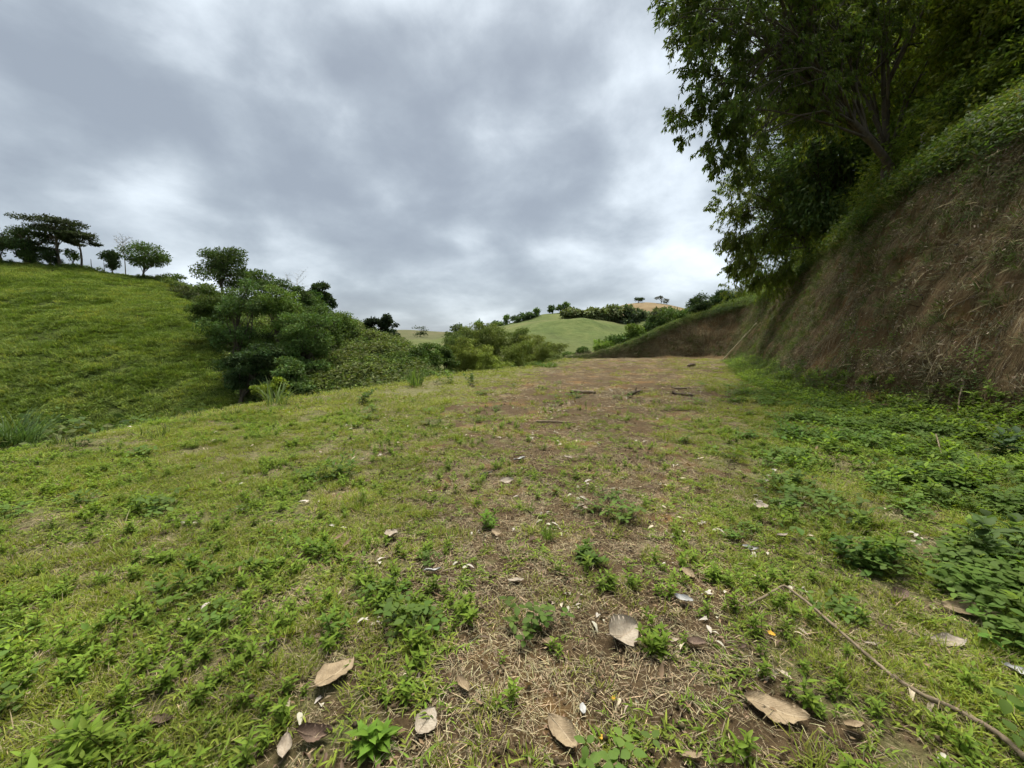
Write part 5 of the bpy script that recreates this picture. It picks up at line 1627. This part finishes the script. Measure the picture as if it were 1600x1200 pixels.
# single plants that stand out of the cover
def upright_weed(label, px, py, h, seed, col=HERB, stems=3, leaf=(0.05, 0.09), w=(0.018, 0.028), group='weeds standing out of the cover', cat='weed', spread=0.05, bare=0.1, per=14):
    r = np.random.default_rng(seed)
    p = put(px, py)
    root = link('weed', None, None, tuple(p)); tag(root, label, cat, group)
    m = MB()
    for k in range(stems):
        s = MB()
        b = np.append(r.normal(0, spread * 0.5, 2), -0.01); tp = b + np.append(r.normal(0, spread, 2), h * r.uniform(0.6, 1.0))
        q = curve_pts(b, tp, r.normal(0, 0.06, 3) * h, 6)
        s.tube(q, np.linspace(0.0028, 0.0012, 6), np.array([0.10, 0.12, 0.035]), 5)
        link('stem', s.mesh('stem', FOL, True), root)
        u = np.linspace(bare, 1, per)
        bb = np.stack([np.interp(u, np.linspace(0, 1, 6), q[:, j]) for j in range(3)], 1)
        aa = np.arange(per) * 2.4 + r.uniform(0, 6)
        d = np.stack([np.cos(aa), np.sin(aa), np.interp(u, [bare, 1], [0.15, 1.3])], -1)
        leaves(m, bb, d, r.uniform(*leaf, per) * np.interp(u, [bare, 0.6, 1], [0.9, 1, 0.6]), r.uniform(*w, per), jitter(col, per, r, 0.16), r, 4, 0.35, 0.3, [0.15, 0.8, 1.0, 0.6, 0.04], 0.9)
    link('foliage', m.mesh('foliage', FOL, True), root)


def grass_clump(label, px, py, h, n, width, seed, col=LAWN, group='grass clumps standing out of the cover', spread=0.15, lean=(0.05, 0.6), pos=None):
    r = np.random.default_rng(seed)
    p = put(px, py) if pos is None else pos
    m = MB()
    blades(m, n, r, spread, (h * 0.5, h * 1.15), width, col, lean, 6, 0.5, 0.2, 1.3)
    tag(link('grass_clump', m.mesh('grass_clump', GRASS, True), None, tuple(p)), label, 'grass clump', group)


BR = (0.125, 0.215, 0.028)
upright_weed('bright yellow-green weed upright in the centre of the terrace', 762, 822, 0.16, 1101, BR, 5, (0.05, 0.085), (0.018, 0.028))
upright_weed('pale narrow upright weed beside the large tan leaf', 520, 1000, 0.17, 1102, (0.11, 0.19, 0.03), 3, (0.045, 0.075), (0.016, 0.024))
upright_weed('big weed with long pointed leaves at the lower left corner', 160, 1165, 0.17, 1103, (0.15, 0.22, 0.03), 6, (0.07, 0.12), (0.018, 0.028), spread=0.10)
upright_weed('leafy light weed in the grass left of the middle', 532, 745, 0.30, 1104, (0.09, 0.15, 0.03), 6, (0.07, 0.12), (0.026, 0.04), spread=0.12)
upright_weed('spreading weed beside the pale curled leaf', 1018, 1012, 0.11, 1105, HERB, 6, (0.05, 0.085), (0.016, 0.026), spread=0.06)
upright_weed('low dark weed below the tall grass tuft', 912, 870, 0.08, 1106, LEAFG, 6, (0.06, 0.09), (0.024, 0.034), spread=0.07)
upright_weed('wide bright weed patch left of the bare soil', 640, 960, 0.11, 1107, HERB, 8, (0.05, 0.085), (0.016, 0.026), spread=0.12)
upright_weed('fresh weed right of the wide bright patch', 715, 962, 0.11, 1108, HERB, 6, (0.045, 0.075), (0.016, 0.024), spread=0.07)
upright_weed('bright weed at the bottom beside the pale twisted leaf', 590, 1172, 0.09, 1109, BR, 5, (0.06, 0.09), (0.022, 0.032), spread=0.05)
upright_weed('dark leafy weed patch in the left foreground', 290, 925, 0.12, 1110, (0.100, 0.165, 0.024), 12, (0.05, 0.085), (0.022, 0.034), spread=0.2)
upright_weed('light weed patch above the dark leafy one on the left', 470, 870, 0.13, 1111, (0.110, 0.175, 0.026), 10, (0.05, 0.085), (0.022, 0.032), spread=0.22)
upright_weed('small leafy plant on the far left shoulder of the terrace', 562, 632, 0.45, 1112, (0.08, 0.125, 0.03), 5, (0.12, 0.2), (0.05, 0.08), spread=0.16)
upright_weed('leafy plant by the tall grass on the terrace edge', 700, 600, 0.55, 1113, (0.10, 0.16, 0.03), 4, (0.14, 0.24), (0.06, 0.09), spread=0.16)
upright_weed('dark leafy plant on the far edge grass', 735, 604, 0.5, 1114, MD, 5, (0.12, 0.2), (0.05, 0.08), spread=0.16)
upright_weed('broad-leaved grey-green weed under the bank at the right edge', 1570, 712, 0.38, 1115, (0.075, 0.12, 0.055), 3, (0.16, 0.26), (0.07, 0.11), spread=0.12, per=9)
upright_weed('large soft-leaved weed at the right edge of the weeds', 1560, 870, 0.34, 1116, (0.085, 0.135, 0.042), 7, (0.10, 0.16), (0.06, 0.09), spread=0.16, per=11)
upright_weed('bushy bright weed at the foot of the near bank', 1262, 690, 0.30, 1117, (0.075, 0.145, 0.026), 16, (0.06, 0.10), (0.04, 0.06), spread=0.38, per=11)
upright_weed('rounded-leaf weed patch in the middle of the right weeds', 1350, 885, 0.20, 1118, (0.085, 0.150, 0.032), 12, (0.055, 0.09), (0.04, 0.06), spread=0.2, per=10)
upright_weed('leafy weed patch left of the large soft-leaved weed', 1440, 760, 0.26, 1119, (0.080, 0.140, 0.030), 14, (0.06, 0.10), (0.04, 0.06), spread=0.32, per=10)
upright_weed('yellowish weed growing on the right of the near bank foot', 1530, 690, 0.36, 1120, (0.12, 0.15, 0.03), 3, (0.10, 0.16), (0.03, 0.05), spread=0.1, per=9)
grass_clump('tall fine grass tuft near the centre of the terrace', 856, 846, 0.17, 60, (0.003, 0.005), 1130, (0.10, 0.16, 0.03), spread=0.07)
grass_clump('smaller fine grass tuft behind the tall one', 830, 800, 0.13, 36, (0.003, 0.005), 1131, (0.11, 0.16, 0.035), spread=0.06)
grass_clump('long-bladed grass clump on the terrace edge before the yellow bush', 434, 632, 0.75, 60, (0.018, 0.032), 1132, (0.10, 0.14, 0.045), spread=0.5, lean=(0.1, 0.9))
grass_clump('tall grass clump on the terrace edge at the left border', 18, 700, 1.0, 260, (0.014, 0.026), 1133, (0.075, 0.125, 0.045), spread=0.8, lean=(0.1, 0.9))
grass_clump('tall bright grass clump beside the plants on the far edge', 650, 604, 0.9, 60, (0.02, 0.035), 1134, (0.09, 0.14, 0.035), spread=0.45)
grass_clump('grass tuft on the brown strip left of the logs', 717, 690, 0.24, 40, (0.006, 0.010), 1135, LAWN, spread=0.14)
grass_clump('grass tuft on the right of the brown strip', 1040, 690, 0.22, 36, (0.006, 0.010), 1136, LAWN, spread=0.14)
grass_clump('grass tuft in the left middle of the terrace', 560, 795, 0.18, 50, (0.004, 0.007), 1137, (0.12, 0.165, 0.03), spread=0.14)
grass_clump('dead pale stalk clump in the left grass', 194, 828, 0.16, 9, (0.005, 0.009), 1138, (0.42, 0.36, 0.22), spread=0.05, lean=(0.0, 0.7))
grass_clump('low green mound of grass at the far edge by the bank', 855, 574, 0.45, 200, (0.03, 0.05), 1139, (0.09, 0.15, 0.025), spread=1.3, lean=(0.3, 1.1))
